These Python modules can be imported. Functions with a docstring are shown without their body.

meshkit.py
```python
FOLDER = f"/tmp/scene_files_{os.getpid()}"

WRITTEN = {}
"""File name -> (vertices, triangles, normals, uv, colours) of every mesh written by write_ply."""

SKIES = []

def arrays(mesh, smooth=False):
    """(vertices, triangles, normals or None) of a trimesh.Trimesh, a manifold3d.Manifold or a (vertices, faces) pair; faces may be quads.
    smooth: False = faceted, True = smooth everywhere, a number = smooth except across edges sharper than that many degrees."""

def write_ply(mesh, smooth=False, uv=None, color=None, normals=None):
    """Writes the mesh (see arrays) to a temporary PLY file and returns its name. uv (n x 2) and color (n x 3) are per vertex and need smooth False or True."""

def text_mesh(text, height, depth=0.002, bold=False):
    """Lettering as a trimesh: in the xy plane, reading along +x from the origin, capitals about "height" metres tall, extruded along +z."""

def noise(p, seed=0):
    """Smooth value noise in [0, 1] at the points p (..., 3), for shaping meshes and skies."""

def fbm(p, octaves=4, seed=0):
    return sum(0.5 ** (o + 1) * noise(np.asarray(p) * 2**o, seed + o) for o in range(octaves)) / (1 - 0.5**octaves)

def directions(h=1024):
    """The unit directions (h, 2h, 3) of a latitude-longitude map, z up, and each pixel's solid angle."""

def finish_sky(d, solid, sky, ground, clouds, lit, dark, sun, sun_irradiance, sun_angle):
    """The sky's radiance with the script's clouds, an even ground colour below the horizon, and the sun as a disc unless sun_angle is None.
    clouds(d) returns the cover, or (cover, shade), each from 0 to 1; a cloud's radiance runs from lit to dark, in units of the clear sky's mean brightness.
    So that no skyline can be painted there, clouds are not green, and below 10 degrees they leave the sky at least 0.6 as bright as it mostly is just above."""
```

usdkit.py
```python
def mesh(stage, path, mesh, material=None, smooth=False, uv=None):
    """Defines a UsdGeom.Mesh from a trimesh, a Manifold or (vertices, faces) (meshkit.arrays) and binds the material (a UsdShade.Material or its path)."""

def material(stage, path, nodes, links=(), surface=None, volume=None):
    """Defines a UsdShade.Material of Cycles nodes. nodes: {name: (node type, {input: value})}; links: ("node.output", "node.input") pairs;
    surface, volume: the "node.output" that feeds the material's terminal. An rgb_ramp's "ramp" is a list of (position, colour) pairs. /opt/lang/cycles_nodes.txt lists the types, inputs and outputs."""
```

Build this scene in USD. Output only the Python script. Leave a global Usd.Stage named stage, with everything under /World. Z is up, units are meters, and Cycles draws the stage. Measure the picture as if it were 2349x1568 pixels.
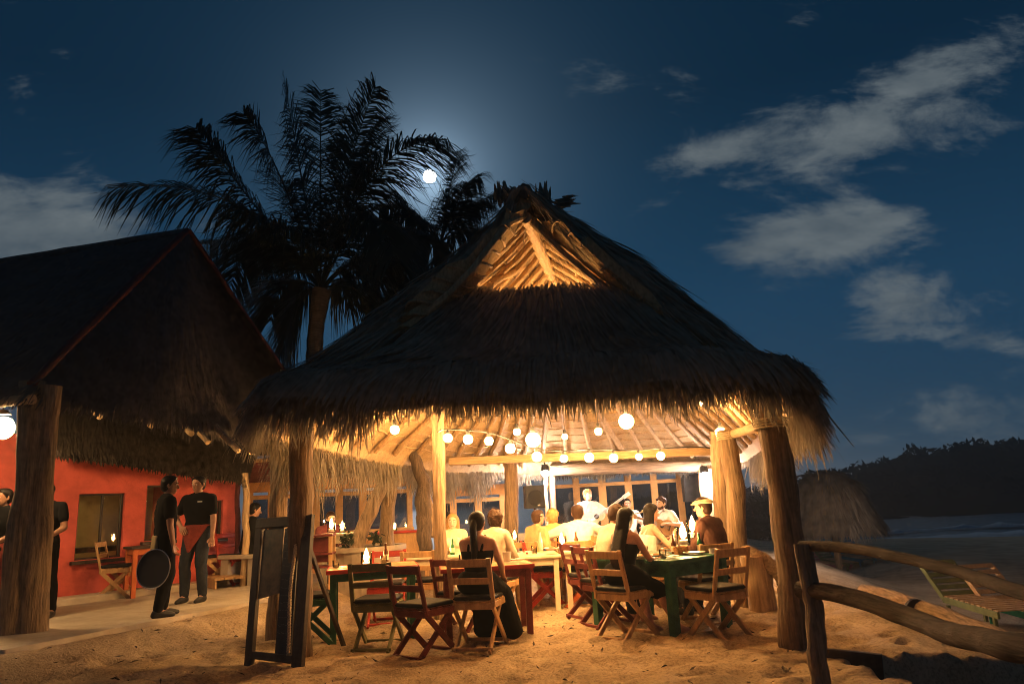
import math, random, numpy as np, trimesh, manifold3d as m3, usdkit, meshkit
from pxr import Usd, UsdGeom, UsdLux, UsdShade, Gf, Sdf

stage = Usd.Stage.CreateInMemory()
UsdGeom.SetStageUpAxis(stage, 'Z'); UsdGeom.SetStageMetersPerUnit(stage, 1.0)
UsdGeom.Xform.Define(stage, '/World'); UsdGeom.Scope.Define(stage, '/World/Looks')
rng = np.random.default_rng(7); random.seed(7)
V = lambda *a: np.array(a if len(a) > 1 else a[0], float)

# ------------------------------------------------------------------ camera, sky, moonlight, exposure
PITCH, ROLL, FPX, CW, CH = math.radians(12.7), math.radians(3.0), 1640.0, 2348.0, 1568.0
CAM = V(0, 0, 1.36)
Fw = V(0, math.cos(PITCH), math.sin(PITCH)); _r0 = V(1, 0, 0); _u0 = V(0, -math.sin(PITCH), math.cos(PITCH))
Rt = math.cos(ROLL)*_r0 - math.sin(ROLL)*_u0; Up = math.sin(ROLL)*_r0 + math.cos(ROLL)*_u0
def ray(x, y): return Fw + (x-CW/2)/FPX*Rt - (y-CH/2)/FPX*Up
def at(x, y, Y): d = ray(x, y); return CAM + d*(Y/d[1])          # the point of the world seen at a pixel, at distance Y
def ground(x, y, z=0.0): d = ray(x, y); return CAM + d*((z-CAM[2])/d[2])
cam = UsdGeom.Camera.Define(stage, '/World/camera')
M = Gf.Matrix4d(*Rt, 0, *Up, 0, *(-Fw), 0, *CAM, 1)
cam.AddTransformOp().Set(M)
cam.CreateHorizontalApertureAttr(36.0); cam.CreateFocalLengthAttr(36.0*FPX/CW)
cam.CreateVerticalApertureAttr(36.0*CH/CW); cam.CreateClippingRangeAttr(Gf.Vec2f(0.05, 20000))
cam.CreateExposureAttr(0.0)
moon_dir = ray(985, 405); moon_dir /= np.linalg.norm(moon_dir)
M_EL, M_ROT = math.asin(moon_dir[2]), math.atan2(moon_dir[0], moon_dir[1])
SKY_STRENGTH = 0.0016

def sky():
    n, L = {}, []
    n['tc'] = ('texture_coordinate', {})
    n['sep'] = ('separate_xyz', {}); L.append(('tc.generated', 'sep.vector'))
    n['sk'] = ('sky_texture', dict(sky_type='single_scattering', sun_disc=False, sun_elevation=M_EL, sun_rotation=M_ROT, air_density=1.0, aerosol_density=0.6, ozone_density=3.0))
    n['tint'] = ('mix', dict(mix_type='multiply', fac=1.0, color2=(0.16, 0.62, 1.05))); L.append(('sk.color', 'tint.color1'))
    # aureole of the moon in thin damp air
    n['dot'] = ('vector_math', dict(math_type='dot_product', vector2=tuple(moon_dir))); L.append(('tc.generated', 'dot.vector1'))
    n['ac'] = ('math', dict(math_type='arccosine')); L.append(('dot.value', 'ac.value1'))
    def halo(k, width, power, amt):
        n[k+'a'] = ('math', dict(math_type='multiply', value2=1.0/width)); L.append(('ac.value', k+'a.value1'))
        n[k+'b'] = ('math', dict(math_type='power', value2=power)); L.append((k+'a.value', k+'b.value1'))
        n[k+'c'] = ('math', dict(math_type='multiply', value2=-1.0)); L.append((k+'b.value', k+'c.value1'))
        n[k+'d'] = ('math', dict(math_type='exponent')); L.append((k+'c.value', k+'d.value1'))
        n[k+'e'] = ('math', dict(math_type='multiply', value2=amt)); L.append((k+'d.value', k+'e.value1'))
    halo('h1', 0.030, 1.0, 330); halo('h2', 0.088, 1.1, 175); halo('h3', 0.33, 1.4, 10)
    n['s1'] = ('math', dict(math_type='add')); L += [('h1e.value', 's1.value1'), ('h2e.value', 's1.value2')]
    n['hc'] = ('vector_math', dict(math_type='scale', vector1=(0.60, 0.84, 1.08))); L.append(('s1.value', 'hc.scale'))
    n['hd'] = ('vector_math', dict(math_type='scale', vector1=(0.30, 0.85, 1.45))); L.append(('h3e.value', 'hd.scale'))
    n['hs'] = ('vector_math', dict(math_type='add')); L += [('hc.vector', 'hs.vector1'), ('hd.vector', 'hs.vector2')]
    n['clear'] = ('vector_math', dict(math_type='add')); L += [('tint.color', 'clear.vector1'), ('hs.vector', 'clear.vector2')]
    n['el'] = ('rgb_ramp', dict(ramp=[(0.0, (4.4, 23.0, 47.0)), (0.24, (4.2, 23.5, 50.0)), (0.5, (1.5, 9.0, 20.0)), (1.0, (1.2, 7.5, 17.0))])); L.append(('sep.z', 'el.fac'))
    n['glow'] = ('vector_math', dict(math_type='add')); L += [('clear.vector', 'glow.vector1'), ('el.color', 'glow.vector2')]
    # clouds: direction projected on a vertical plane, blobs times stretched noise
    n['ay'] = ('math', dict(math_type='absolute')); L.append(('sep.y', 'ay.value1'))
    n['y'] = ('math', dict(math_type='maximum', value2=0.05)); L.append(('ay.value', 'y.value1'))
    n['u'] = ('math', dict(math_type='divide')); L += [('sep.x', 'u.value1'), ('y.value', 'u.value2')]
    n['v'] = ('math', dict(math_type='divide')); L += [('sep.z', 'v.value1'), ('y.value', 'v.value2')]
    n['uv'] = ('combine_xyz', {}); L += [('u.value', 'uv.x'), ('v.value', 'uv.y'), ('sep.y', 'uv.z')]
    def cl(k, px, py, a, b, rot, amt, prev):
        d = ray(px, py); cu, cv = d[0]/d[1], d[2]/d[1]
        n[k+'m'] = ('mapping', dict(mapping_type='texture', location=(cu, cv, 0), rotation=(0, 0, math.radians(rot)), scale=(a/FPX*1.05, b/FPX*1.05, 4.0))); L.append(('uv.vector', k+'m.vector'))
        n[k+'l'] = ('vector_math', dict(math_type='length')); L.append((k+'m.vector', k+'l.vector1'))
        n[k+'r'] = ('map_range', dict(range_type='smootherstep', from_min=0.0, from_max=2.5, to_min=amt, to_max=0.0)); L.append((k+'l.value', k+'r.value'))
        n[k+'x'] = ('math', dict(math_type='maximum' if prev else 'add', value2=0.0)); L.append((k+'r.result', k+'x.value1'))
        if prev: L.append((prev, k+'x.value2'))
        return k+'x.value'
    o = None
    for i, c in enumerate([(2020, 330, 300, 105, 14, 1.1), (1870, 545, 185, 78, 12, 1.2), (1615, 365, 150, 34, 18, .85), (1530, 455, 110, 20, 17, .8), (2060, 680, 95, 62, -6, .95), (2080, 765, 95, 24, -3, .85), (2270, 790, 110, 22, -4, .72),
                           (2190, 180, 240, 110, 15, .85), (2020, 1000, 230, 110, 0, .62), (60, 530, 230, 80, -12, 1.7), (225, 560, 110, 55, -22, 1.5), (2300, 260, 160, 70, 10, .6)]):
        o = cl(f'c{i}', *c, o)
    n['nm'] = ('mapping', dict(rotation=(0, 0, math.radians(-13)), scale=(4.2, 9.5, 1.0), location=(3.1, 1.7, 0))); L.append(('uv.vector', 'nm.vector'))
    n['nz'] = ('noise_texture', dict(scale=1.0, detail=10.0, roughness=0.66, distortion=0.3)); L.append(('nm.vector', 'nz.vector'))
    n['cs'] = ('math', dict(math_type='multiply', value2=0.60)); n['ng'] = ('math', dict(math_type='multiply', value2=2.2)); L.append(('nz.fac', 'ng.value1')); L.append((o, 'cs.value1'))
    n['ca'] = ('math', dict(math_type='add')); L += [('cs.value', 'ca.value1'), ('ng.value', 'ca.value2')]
    n['cr'] = ('map_range', dict(range_type='smoothstep', from_min=1.32, from_max=1.86, to_min=0.0, to_max=0.92)); L.append(('ca.value', 'cr.value'))
    n['nz2'] = ('noise_texture', dict(scale=2.2, detail=8.0, roughness=0.6)); L.append(('nm.vector', 'nz2.vector'))
    n['cc'] = ('rgb_ramp', dict(ramp=[(0.25, (40, 56, 70)), (0.75, (100, 118, 126))])); L.append(('nz2.fac', 'cc.fac'))
    n['cm'] = ('mix_color', dict(blend_type='mix', use_clamp=False)); L += [('cr.result', 'cm.fac'), ('glow.vector', 'cm.a'), ('cc.color', 'cm.b')]
    n['bg'] = ('background_shader', dict(strength=SKY_STRENGTH)); L.append(('cm.result', 'bg.color'))
    return usdkit.material(stage, '/World/Looks/night_sky', n, L, surface='bg.background')
dome = UsdLux.DomeLight.Define(stage, '/World/sky')
UsdShade.MaterialBindingAPI.Apply(dome.GetPrim()).Bind(sky())
dome.GetPrim().SetCustomDataByKey('label', 'deep blue night sky with moonlit clouds'); dome.GetPrim().SetCustomDataByKey('kind', 'structure')
ml = UsdLux.DistantLight.Define(stage, '/World/moonlight')
ml.CreateIntensityAttr(0.12); ml.CreateAngleAttr(0.5); ml.CreateColorAttr(Gf.Vec3f(0.85, 0.93, 1.0)); ml.CreateNormalizeAttr(True)
_z = moon_dir; _x = np.cross([0, 0, 1], _z); _x /= np.linalg.norm(_x); _y = np.cross(_z, _x)
ml.AddTransformOp().Set(Gf.Matrix4d(*_x, 0, *_y, 0, *_z, 0, 0, 0, 0, 1))

# lamp strengths in one place
WARM = (1.0, 0.54, 0.185); CANDLE = (1.0, 0.56, 0.20); COOL = (1.0, 0.80, 0.72)
E_BULB, E_PENDANT, E_SPOT, E_CANDLE, E_LANTERN, E_MOON = 395.0, 700.0, 2100.0, 270.0, 240.0, 9.0

# ------------------------------------------------------------------ helpers
used = {}
def path_of(name, parent=None):
    base = str(parent.GetPath()) if parent is not None else '/World'
    k = used.get((base, name), -1) + 1; used[(base, name)] = k
    return f'{base}/{name}' if k == 0 else f'{base}/{name}_{k:03d}'
def tag(p, label=None, cat=None, group=None, kind=None):
    for k, v in (('label', label), ('category', cat), ('group', group), ('kind', kind)):
        if v: p.SetCustomDataByKey(k, v)
    return p
def thing(name, label, cat, group=None, loc=(0, 0, 0), rot=0.0, kind=None):
    x = UsdGeom.Xform.Define(stage, path_of(name)); x.AddTranslateOp().Set(Gf.Vec3d(*map(float, loc))); x.AddRotateZOp().Set(float(rot))
    return tag(x.GetPrim(), label, cat, group, kind)
def obj(name, mesh, mat, parent=None, smooth=False, label=None, cat=None, group=None, kind=None):
    m = usdkit.mesh(stage, path_of(name, parent), mesh, mat, smooth=smooth)
    return tag(m.GetPrim(), label, cat, group, kind)
def klass(name):
    return stage.CreateClassPrim('/World/' + name)
def copy(proto, name, label, cat, group, loc, rot, tilt=None):
    t = thing(name, label, cat, group, loc, rot)
    if tilt: UsdGeom.Xformable(t).AddRotateXOp().Set(float(tilt))
    t.GetReferences().AddInternalReference(proto.GetPath()); t.SetInstanceable(True)
    return t
def cat_(ms): return trimesh.util.concatenate(ms)
def frame(d, up=(0, 0, 1)):
    d = d/np.linalg.norm(d); up = V(up)
    if abs(d @ up) > 0.98: up = V(0, 1, 0)
    s = np.cross(d, up); s /= np.linalg.norm(s); return d, s, np.cross(s, d)
def bar(p0, p1, w, h, up=(0, 0, 1), ch=0.004):
    """A chamfered timber of width w and height h between two points."""
    p0, p1 = V(p0), V(p1); d, s, u = frame(p1-p0, up); a, b = w/2, h/2; c = min(ch, a*.6, b*.6)
    prof = [(-a+c, -b), (a-c, -b), (a, -b+c), (a, b-c), (a-c, b), (-a+c, b), (-a, b-c), (-a, -b+c)]
    v = np.array([p0+s*x+u*y for x, y in prof]+[p1+s*x+u*y for x, y in prof])
    f = [(i, (i+1) % 8, 8+(i+1) % 8) for i in range(8)]+[(i, 8+(i+1) % 8, 8+i) for i in range(8)]
    f += [(0, i+1, i) for i in range(1, 7)]+[(8, 8+i, 9+i) for i in range(1, 7)]
    f = np.array(f)
    m = trimesh.Trimesh(v, f, process=False)
    return m
def box(c, size): return bar(V(c)-V(0, 0, size[2]/2), V(c)+V(0, 0, size[2]/2), size[0], size[1], up=(0, 1, 0))
def tube(pts, rad, sides=8, jitter=0.0, seed=0, caps=True, prof=None):
    p = np.asarray(pts, float); r = np.broadcast_to(rad, (len(p),)).astype(float)
    t = np.gradient(p, axis=0); t /= np.linalg.norm(t, axis=1, keepdims=True)
    ref = V(0, 0, 1) if abs(t[:, 2]).mean() < .8 else V(0, 1, 0)
    a = np.cross(t, ref); a /= np.linalg.norm(a, axis=1, keepdims=True); b = np.cross(t, a)
    ang = np.arange(sides)*2*np.pi/sides
    rr = r[:, None]*np.ones(sides)
    if jitter:
        q = np.stack([np.cos(ang)[None]*1.6+0*r[:, None], np.sin(ang)[None]*1.6+0*r[:, None], np.cumsum(np.r_[0, np.linalg.norm(np.diff(p, axis=0), axis=1)])[:, None]*2.2+0*ang[None]], -1)
        rr = rr*(1+jitter*(meshkit.fbm(q+seed*7.3, 3, seed)-.5)*2)
    if prof is not None: rr = rr*prof[None]
    v = p[:, None]+rr[..., None]*(np.cos(ang)[None, :, None]*a[:, None]+np.sin(ang)[None, :, None]*b[:, None])
    n = len(p); i, j = np.meshgrid(np.arange(n-1), np.arange(sides), indexing='ij'); j2 = (j+1) % sides
    f = np.concatenate([np.stack([i*sides+j, (i+1)*sides+j, i*sides+j2], -1).reshape(-1, 3), np.stack([i*sides+j2, (i+1)*sides+j, (i+1)*sides+j2], -1).reshape(-1, 3)])
    v = v.reshape(-1, 3)
    if caps:
        v = np.vstack([v, p[0], p[-1]]); c0, c1 = n*sides, n*sides+1; k = np.arange(sides); k2 = (k+1) % sides
        f = np.vstack([f, np.stack([np.full(sides, c0), k, k2], 1), np.stack([np.full(sides, c1), (n-1)*sides+k2, (n-1)*sides+k], 1)])
    return trimesh.Trimesh(v, f, process=False)
def path(pts, n=24):
    """Smooth curve through points."""
    from scipy.interpolate import PchipInterpolator, CubicSpline
    p = np.asarray(pts, float)
    if len(p) == 2: return p[0]+(p[1]-p[0])*np.linspace(0, 1, n)[:, None]
    s = np.r_[0, np.cumsum(np.linalg.norm(np.diff(p, axis=0), axis=1))]
    return CubicSpline(s, p)(np.linspace(0, s[-1], n))
def log(pts, r, n=22, sides=14, jitter=.16, seed=0, wob=.02):
    p = path(pts, n); r = np.interp(np.linspace(0, 1, n), np.linspace(0, 1, len(np.atleast_1d(r))), np.atleast_1d(r))
    q = np.linspace(0, 3, n)[:, None]*np.ones(3)
    p = p+wob*(np.stack([meshkit.fbm(q+V(seed*3.1, k*9.7, 0), 3, seed+k) for k in range(3)], 1)-.5)*2*np.array([1, 1, .2])
    return tube(p, r, sides, jitter, seed)
def ball(c, r, sub=2, scale=(1, 1, 1)):
    m = trimesh.creation.icosphere(sub, r); m.apply_scale(scale); m.apply_translation(c); return m
def lathe(prof, seg=20, c=(0, 0, 0)):
    m = trimesh.creation.revolve(np.array(prof, float), sections=seg); m.apply_translation(c); return m
def xf(m, c=(0, 0, 0), rz=0.0, rx=0.0):
    m = m.copy(); T = trimesh.transformations
    if rx: m.apply_transform(T.rotation_matrix(rx, [1, 0, 0]))
    if rz: m.apply_transform(T.rotation_matrix(rz, [0, 0, 1]))
    m.apply_translation(c); return m

# ------------------------------------------------------------------ materials
def mat(name, col, var=.25, scale=6.0, rough=.7, bump=.25, stretch=(1, 1, 1), col2=None, spec=.3, detail=5.0, coords='object', transl=0.0, rnd=0.0, bd=.01):
    """Procedural surface: two tones mixed by (stretched) noise, relief from the same noise."""
    c2 = col2 or tuple(x*(1-var) for x in col); hi = tuple(min(1, x*(1+var*.6)) for x in col)
    n = {'tc': ('texture_coordinate', {}), 'geo': ('geometry', {}), 'mp': ('mapping', dict(scale=stretch)),
         'nz': ('noise_texture', dict(scale=scale, detail=detail, roughness=.62)), 'nz2': ('noise_texture', dict(scale=scale*.23, detail=3.0)),
         'rp': ('rgb_ramp', dict(ramp=[(.25, c2), (.55, col), (.8, hi)])), 'mx': ('mix', dict(mix_type='multiply', fac=.55)), 'rp2': ('rgb_ramp', dict(ramp=[(.3, (.62, .6, .58)), (.7, (1.15, 1.15, 1.15))])),
         'bp': ('bump', dict(strength=bump, distance=bd)), 'p': ('principled_bsdf', dict(roughness=rough, specular_ior_level=spec))}
    L = [(('tc.object' if coords == 'object' else 'geo.position'), 'mp.vector'), ('mp.vector', 'nz.vector'), ('mp.vector', 'nz2.vector'), ('nz.fac', 'rp.fac'), ('nz2.fac', 'rp2.fac'), ('rp.color', 'mx.color1'), ('rp2.color', 'mx.color2'),
         ('nz.fac', 'bp.height'), ('bp.normal', 'p.normal')]
    out = 'mx.color'
    if rnd:
        n['isl'] = ('map_range', dict(to_min=1-rnd, to_max=1+rnd)); L.append(('geo.random_per_island', 'isl.value'))
        n['vs'] = ('vector_math', dict(math_type='scale')); L += [(out, 'vs.vector1'), ('isl.result', 'vs.scale')]; out = 'vs.vector'
    L.append((out, 'p.base_color')); surf = 'p.BSDF'
    if transl:
        n['tr'] = ('translucent_bsdf', {}); n['ms'] = ('mix_closure', dict(fac=transl)); L += [(out, 'tr.color'), ('p.BSDF', 'ms.closure1'), ('tr.BSDF', 'ms.closure2')]; surf = 'ms.closure'
    return usdkit.material(stage, '/World/Looks/'+name, n, L, surface=surf)
def emit(name, col, s):
    return usdkit.material(stage, '/World/Looks/'+name, {'e': ('emission', dict(color=col, strength=s))}, [], surface='e.emission')
def plain(name, col, rough=.6, spec=.3, **k):
    return usdkit.material(stage, '/World/Looks/'+name, {'p': ('principled_bsdf', dict(base_color=col, roughness=rough, specular_ior_level=spec, **k))}, [], surface='p.BSDF')
def pane_mat(name, tint=(.9, .95, .95), ior=1.5):
    return usdkit.material(stage, '/World/Looks/'+name, {'t': ('transparent_bsdf', dict(color=tint)), 'g': ('glossy_bsdf', dict(color=(1, 1, 1), roughness=.02)), 'f': ('fresnel', dict(IOR=ior)), 'm': ('mix_closure', {})},
                           [('f.fac', 'm.fac'), ('t.BSDF', 'm.closure1'), ('g.BSDF', 'm.closure2')], surface='m.closure')
K = {}
K['thatch'] = mat('thatch', (.58, .49, .37), var=.4, scale=9, rough=.85, transl=.34, rnd=.55, bump=.1)
K['roofstraw'] = mat('roof_straw', (.62, .52, .39), var=.5, scale=1.6, rough=.9, transl=.12, rnd=.5, bump=.1, coords='world', detail=7)
K['thatch_in'] = mat('thatch_lining', (.44, .31, .17), var=.5, scale=16, rough=.9, stretch=(3, 3, 1), bump=.6)
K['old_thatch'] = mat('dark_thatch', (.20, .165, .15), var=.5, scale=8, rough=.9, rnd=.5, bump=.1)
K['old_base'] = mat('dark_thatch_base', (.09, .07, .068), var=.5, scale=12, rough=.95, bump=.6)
K['pole'] = mat('peeled_pole', (.44, .30, .165), var=.55, scale=9, stretch=(3.5, 3.5, .35), rough=.7, bump=.7, bd=.025, detail=7)
K['post'] = mat('weathered_post', (.30, .205, .125), var=.75, scale=9, stretch=(4, 4, .28), rough=.85, bump=1.0, bd=.04, detail=8)
K['brownpost'] = mat('brown_post', (.19, .125, .08), var=.75, scale=9, stretch=(4, 4, .28), rough=.85, bump=1.0, bd=.04, detail=8)
K['darkpost'] = mat('dark_post', (.10, .070, .050), var=.7, scale=9, stretch=(4, 4, .3), rough=.85, bump=1.0, bd=.04, detail=8)
for b_, ax in (('post', 'y'), ('darkpost', 'y'), ('pole', 'x'), ('post', 'x')):
    c_, v_ = dict(post=((.30, .205, .125), .75), darkpost=((.10, .070, .050), .7), pole=((.44, .30, .165), .55))[b_]
    K[b_+'_'+ax] = mat(dict(post='weathered', darkpost='dark', pole='peeled')[b_]+'_timber_'+dict(x='across', y='along')[ax], c_, var=v_, scale=9, stretch=(4, .3, 4) if ax == 'y' else (.3, 4, 4), rough=.85, bump=.9, bd=.03, detail=8)
K['hip'] = mat('hip_tiles', (.085, .018, .018), var=.5, scale=9, rough=.8)
K['natural'] = mat('natural_wood', (.46, .27, .12), var=.35, scale=7, stretch=(4, 4, .7), rough=.5, bump=.15)
K['pale'] = mat('pale_paint', (.68, .58, .40), var=.2, scale=6, rough=.55, bump=.12)
K['awning'] = mat('awning_straw', (.085, .062, .045), var=.5, scale=8, rough=.9, rnd=.5, bump=.1)
K['honey'] = mat('varnished_top', (.52, .33, .15), var=.3, scale=6, stretch=(.6, 4, 4), rough=.28, bump=.1)
K['red'] = mat('red_paint', (.42, .04, .028), var=.35, scale=7, rough=.5, bump=.15, col2=(.26, .03, .02))
K['maroon'] = mat('maroon_paint', (.16, .03, .026), var=.4, scale=7, rough=.5, bump=.15)
K['orange'] = mat('orange_paint', (.56, .13, .035), var=.3, scale=6, rough=.55, bump=.12)
K['green'] = mat('green_paint', (.025, .11, .065), var=.35, scale=7, rough=.45, bump=.15)
K['olive'] = mat('olive_paint', (.13, .12, .045), var=.35, scale=7, rough=.55, bump=.15)
K['cushion'] = mat('black_cushion', (.010, .010, .013), var=.3, scale=30, rough=.6, bump=.2, spec=.2)
K['sand'] = None
K['redwall'] = mat('red_plaster', (.56, .10, .075), var=.34, scale=3, rough=.85, bump=.35, coords='world', bd=.02)
K['ochre'] = mat('ochre_plaster', (.58, .26, .07), var=.16, scale=5, rough=.8, bump=.25, coords='world', bd=.015)
K['ochre_wood'] = mat('ochre_frame', (.56, .29, .09), var=.2, scale=7, rough=.6, bump=.15)
K['concrete'] = mat('pale_floor', (.44, .37, .28), var=.15, scale=9, rough=.85, bump=.3, coords='world')
K['room'] = mat('room_plaster', (.62, .50, .26), var=.1, scale=3, rough=.9, bump=.1)
K['dark'] = mat('dark_wood', (.05, .035, .028), var=.4, scale=8, stretch=(3, 3, .6), rough=.6, bump=.3)
K['black'] = plain('black_plastic', (.015, .015, .017), .45)
K['metal'] = plain('grey_metal', (.4, .4, .42), .35, metallic=1.0)
K['glass'] = pane_mat('window_glass', (.40, .40, .40), 1.8); K['jar'] = pane_mat('jar_glass', (.97, .95, .9))
K['white'] = mat('white_ceramic', (.72, .70, .66), var=.05, scale=5, rough=.3, bump=.03)
K['food'] = mat('food', (.42, .20, .07), var=.6, scale=60, rough=.6, bump=.8)
K['skin'] = mat('skin', (.46, .25, .165), var=.1, scale=12, rough=.5, bump=.05)
K['skin_pale'] = mat('pale_skin', (.60, .40, .30), var=.08, scale=12, rough=.5, bump=.05)
K['skin_dark'] = mat('brown_skin', (.30, .15, .09), var=.1, scale=12, rough=.5, bump=.05)
def cloth(n, c, **k): K[n] = mat('cloth_'+n, c, var=.18, scale=22, rough=.95, bump=.25, spec=.08, **k)
for n_, c_ in dict(black=(.007, .007, .008), tee=(.74, .72, .66), beige=(.52, .46, .34), tan=(.50, .30, .15), yellow=(.66, .45, .16), cream=(.66, .56, .40), brown=(.085, .04, .03), jeans=(.03, .035, .045), apron=(.22, .045, .035), maroon=(.15, .04, .04), cap=(.58, .50, .34), khaki=(.30, .22, .12)).items(): cloth('c_'+n_, c_)
K['hair_black'] = mat('black_hair', (.010, .007, .006), var=.4, scale=40, stretch=(3, 3, .5), spec=.12, rough=.45, bump=.5)
K['hair_brown'] = mat('brown_hair', (.05, .024, .013), var=.4, scale=40, stretch=(3, 3, .5), spec=.15, rough=.45, bump=.5)
K['hair_blond'] = mat('blond_hair', (.42, .24, .09), var=.4, scale=40, stretch=(3, 3, .5), spec=.15, rough=.45, bump=.5)
K['leaf'] = mat('palm_leaf', (.035, .055, .02), var=.4, scale=5, rough=.42, spec=.5, transl=.22, rnd=.4, bump=.05)
K['bush'] = mat('bush_leaf', (.03, .05, .018), var=.4, scale=5, rough=.6, transl=.15, rnd=.4)
K['trunk'] = mat('palm_trunk', (.16, .12, .085), var=.5, scale=5, stretch=(1, 1, 6), rough=.9, bump=.7, bd=.03)
K['eye'] = plain('eye_dark', (.02, .015, .012), .2)
K['lip'] = plain('lip', (.32, .10, .08), .5)
K['bulb'] = emit('bulb_light', WARM, E_BULB); K['pendant'] = emit('pendant_light', WARM, E_PENDANT); K['spot'] = emit('spot_light', COOL, E_SPOT)
K['flame'] = emit('candle_light', CANDLE, E_CANDLE); K['lantern'] = emit('lantern_light', (1, .62, .26), E_LANTERN); K['moon'] = emit('moon_light', (.93, .97, 1.0), E_MOON)
K['rope'] = mat('rope', (.45, .36, .24), var=.3, scale=30, rough=.9)
K['wire'] = plain('black_wire', (.02, .02, .02), .6)
K['tree_far'] = mat('hill_trees', (.006, .009, .007), var=.5, scale=.6, spec=0.0, rough=.95, bump=.3, coords='world')
# ------------------------------------------------------------------ ground, sea, hill
def sstep(a, b, x): t = np.clip((x-a)/(b-a), 0, 1); return t*t*(3-2*t)
LA, LB = V(-5.35, 7.5), V(-3.75, 11.0); _ld = (LB-LA)/np.linalg.norm(LB-LA); _ln = V(-_ld[1], _ld[0])
def h_base(x, y):
    d = (x-LA[0])*_ln[0]+(y-LA[1])*_ln[1]
    terr = .205*sstep(-1.25, -.45, d)*(1-sstep(15.5, 18, y))
    x0 = 3.15+.22*(y-7)*(y > 7)
    fall = -.95*sstep(0, 3.6, x-x0)-.35*sstep(4, 18, x-x0)
    sea = -1.9*sstep(17, 30, y+.25*np.maximum(x, 0)*0+.55*np.abs(np.minimum(x+2, 0))*0)*(1-sstep(6, 14, x))-1.3*sstep(30, 55, y)*sstep(6, 14, x)
    notch = -.62*sstep(2.52, 2.62, x-.12*(6.2-y))*(1-sstep(6.1, 6.25, y-.16*(x-2.5)))
    return terr+np.maximum(fall+sea, -2.6)+notch
def h(x, y):
    x, y = np.asarray(x, float), np.asarray(y, float)
    p = np.stack([x, y, 0*x], -1)
    near = np.exp(-((np.maximum(0, np.abs(x)-5))**2+np.maximum(0, y-11)**2)/30)
    rough = (meshkit.fbm(p*1.1, 3, 3)-.5)*.09+(meshkit.fbm(p*3.6, 4, 5)-.5)*.085+(meshkit.fbm(p*11, 2, 6)-.5)*.022
    # footprints: dents with raised rims
    q = p*2.3; i = np.floor(q[..., :2]); best = np.full(x.shape, 9.0)
    for dx in (-1, 0, 1):
        for dy in (-1, 0, 1):
            c = i+V(dx, dy); hh = np.sin(c[..., 0]*127.1+c[..., 1]*311.7)*43758.5; r1 = hh-np.floor(hh); hh = np.sin(c[..., 0]*269.5+c[..., 1]*183.3)*43758.5; r2 = hh-np.floor(hh)
            an = r1*6.28; ex, ey = q[..., 0]-c[..., 0]-r1, q[..., 1]-c[..., 1]-r2
            a, b = ex*np.cos(an)+ey*np.sin(an), -ex*np.sin(an)+ey*np.cos(an)
            best = np.minimum(best, np.hypot(a/.34, b/.17))
    foot = -.042*np.exp(-best**2*1.3)+.016*np.exp(-(best-1.45)**2*5)
    return h_base(x, y)+(rough+foot)*near*(1-.75*sstep(-1.1, -.4, (x-LA[0])*_ln[0]+(y-LA[1])*_ln[1]))
def axis(segs):
    out = []
    for a, b, s in segs: out += list(np.arange(a, b, s))
    return np.array(out)
xs = axis([(-400, -60, 40), (-60, -12, 4), (-12, -6, .3), (-6, 5, .05), (5, 14, .25), (14, 60, 3), (60, 401, 40)])
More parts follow.
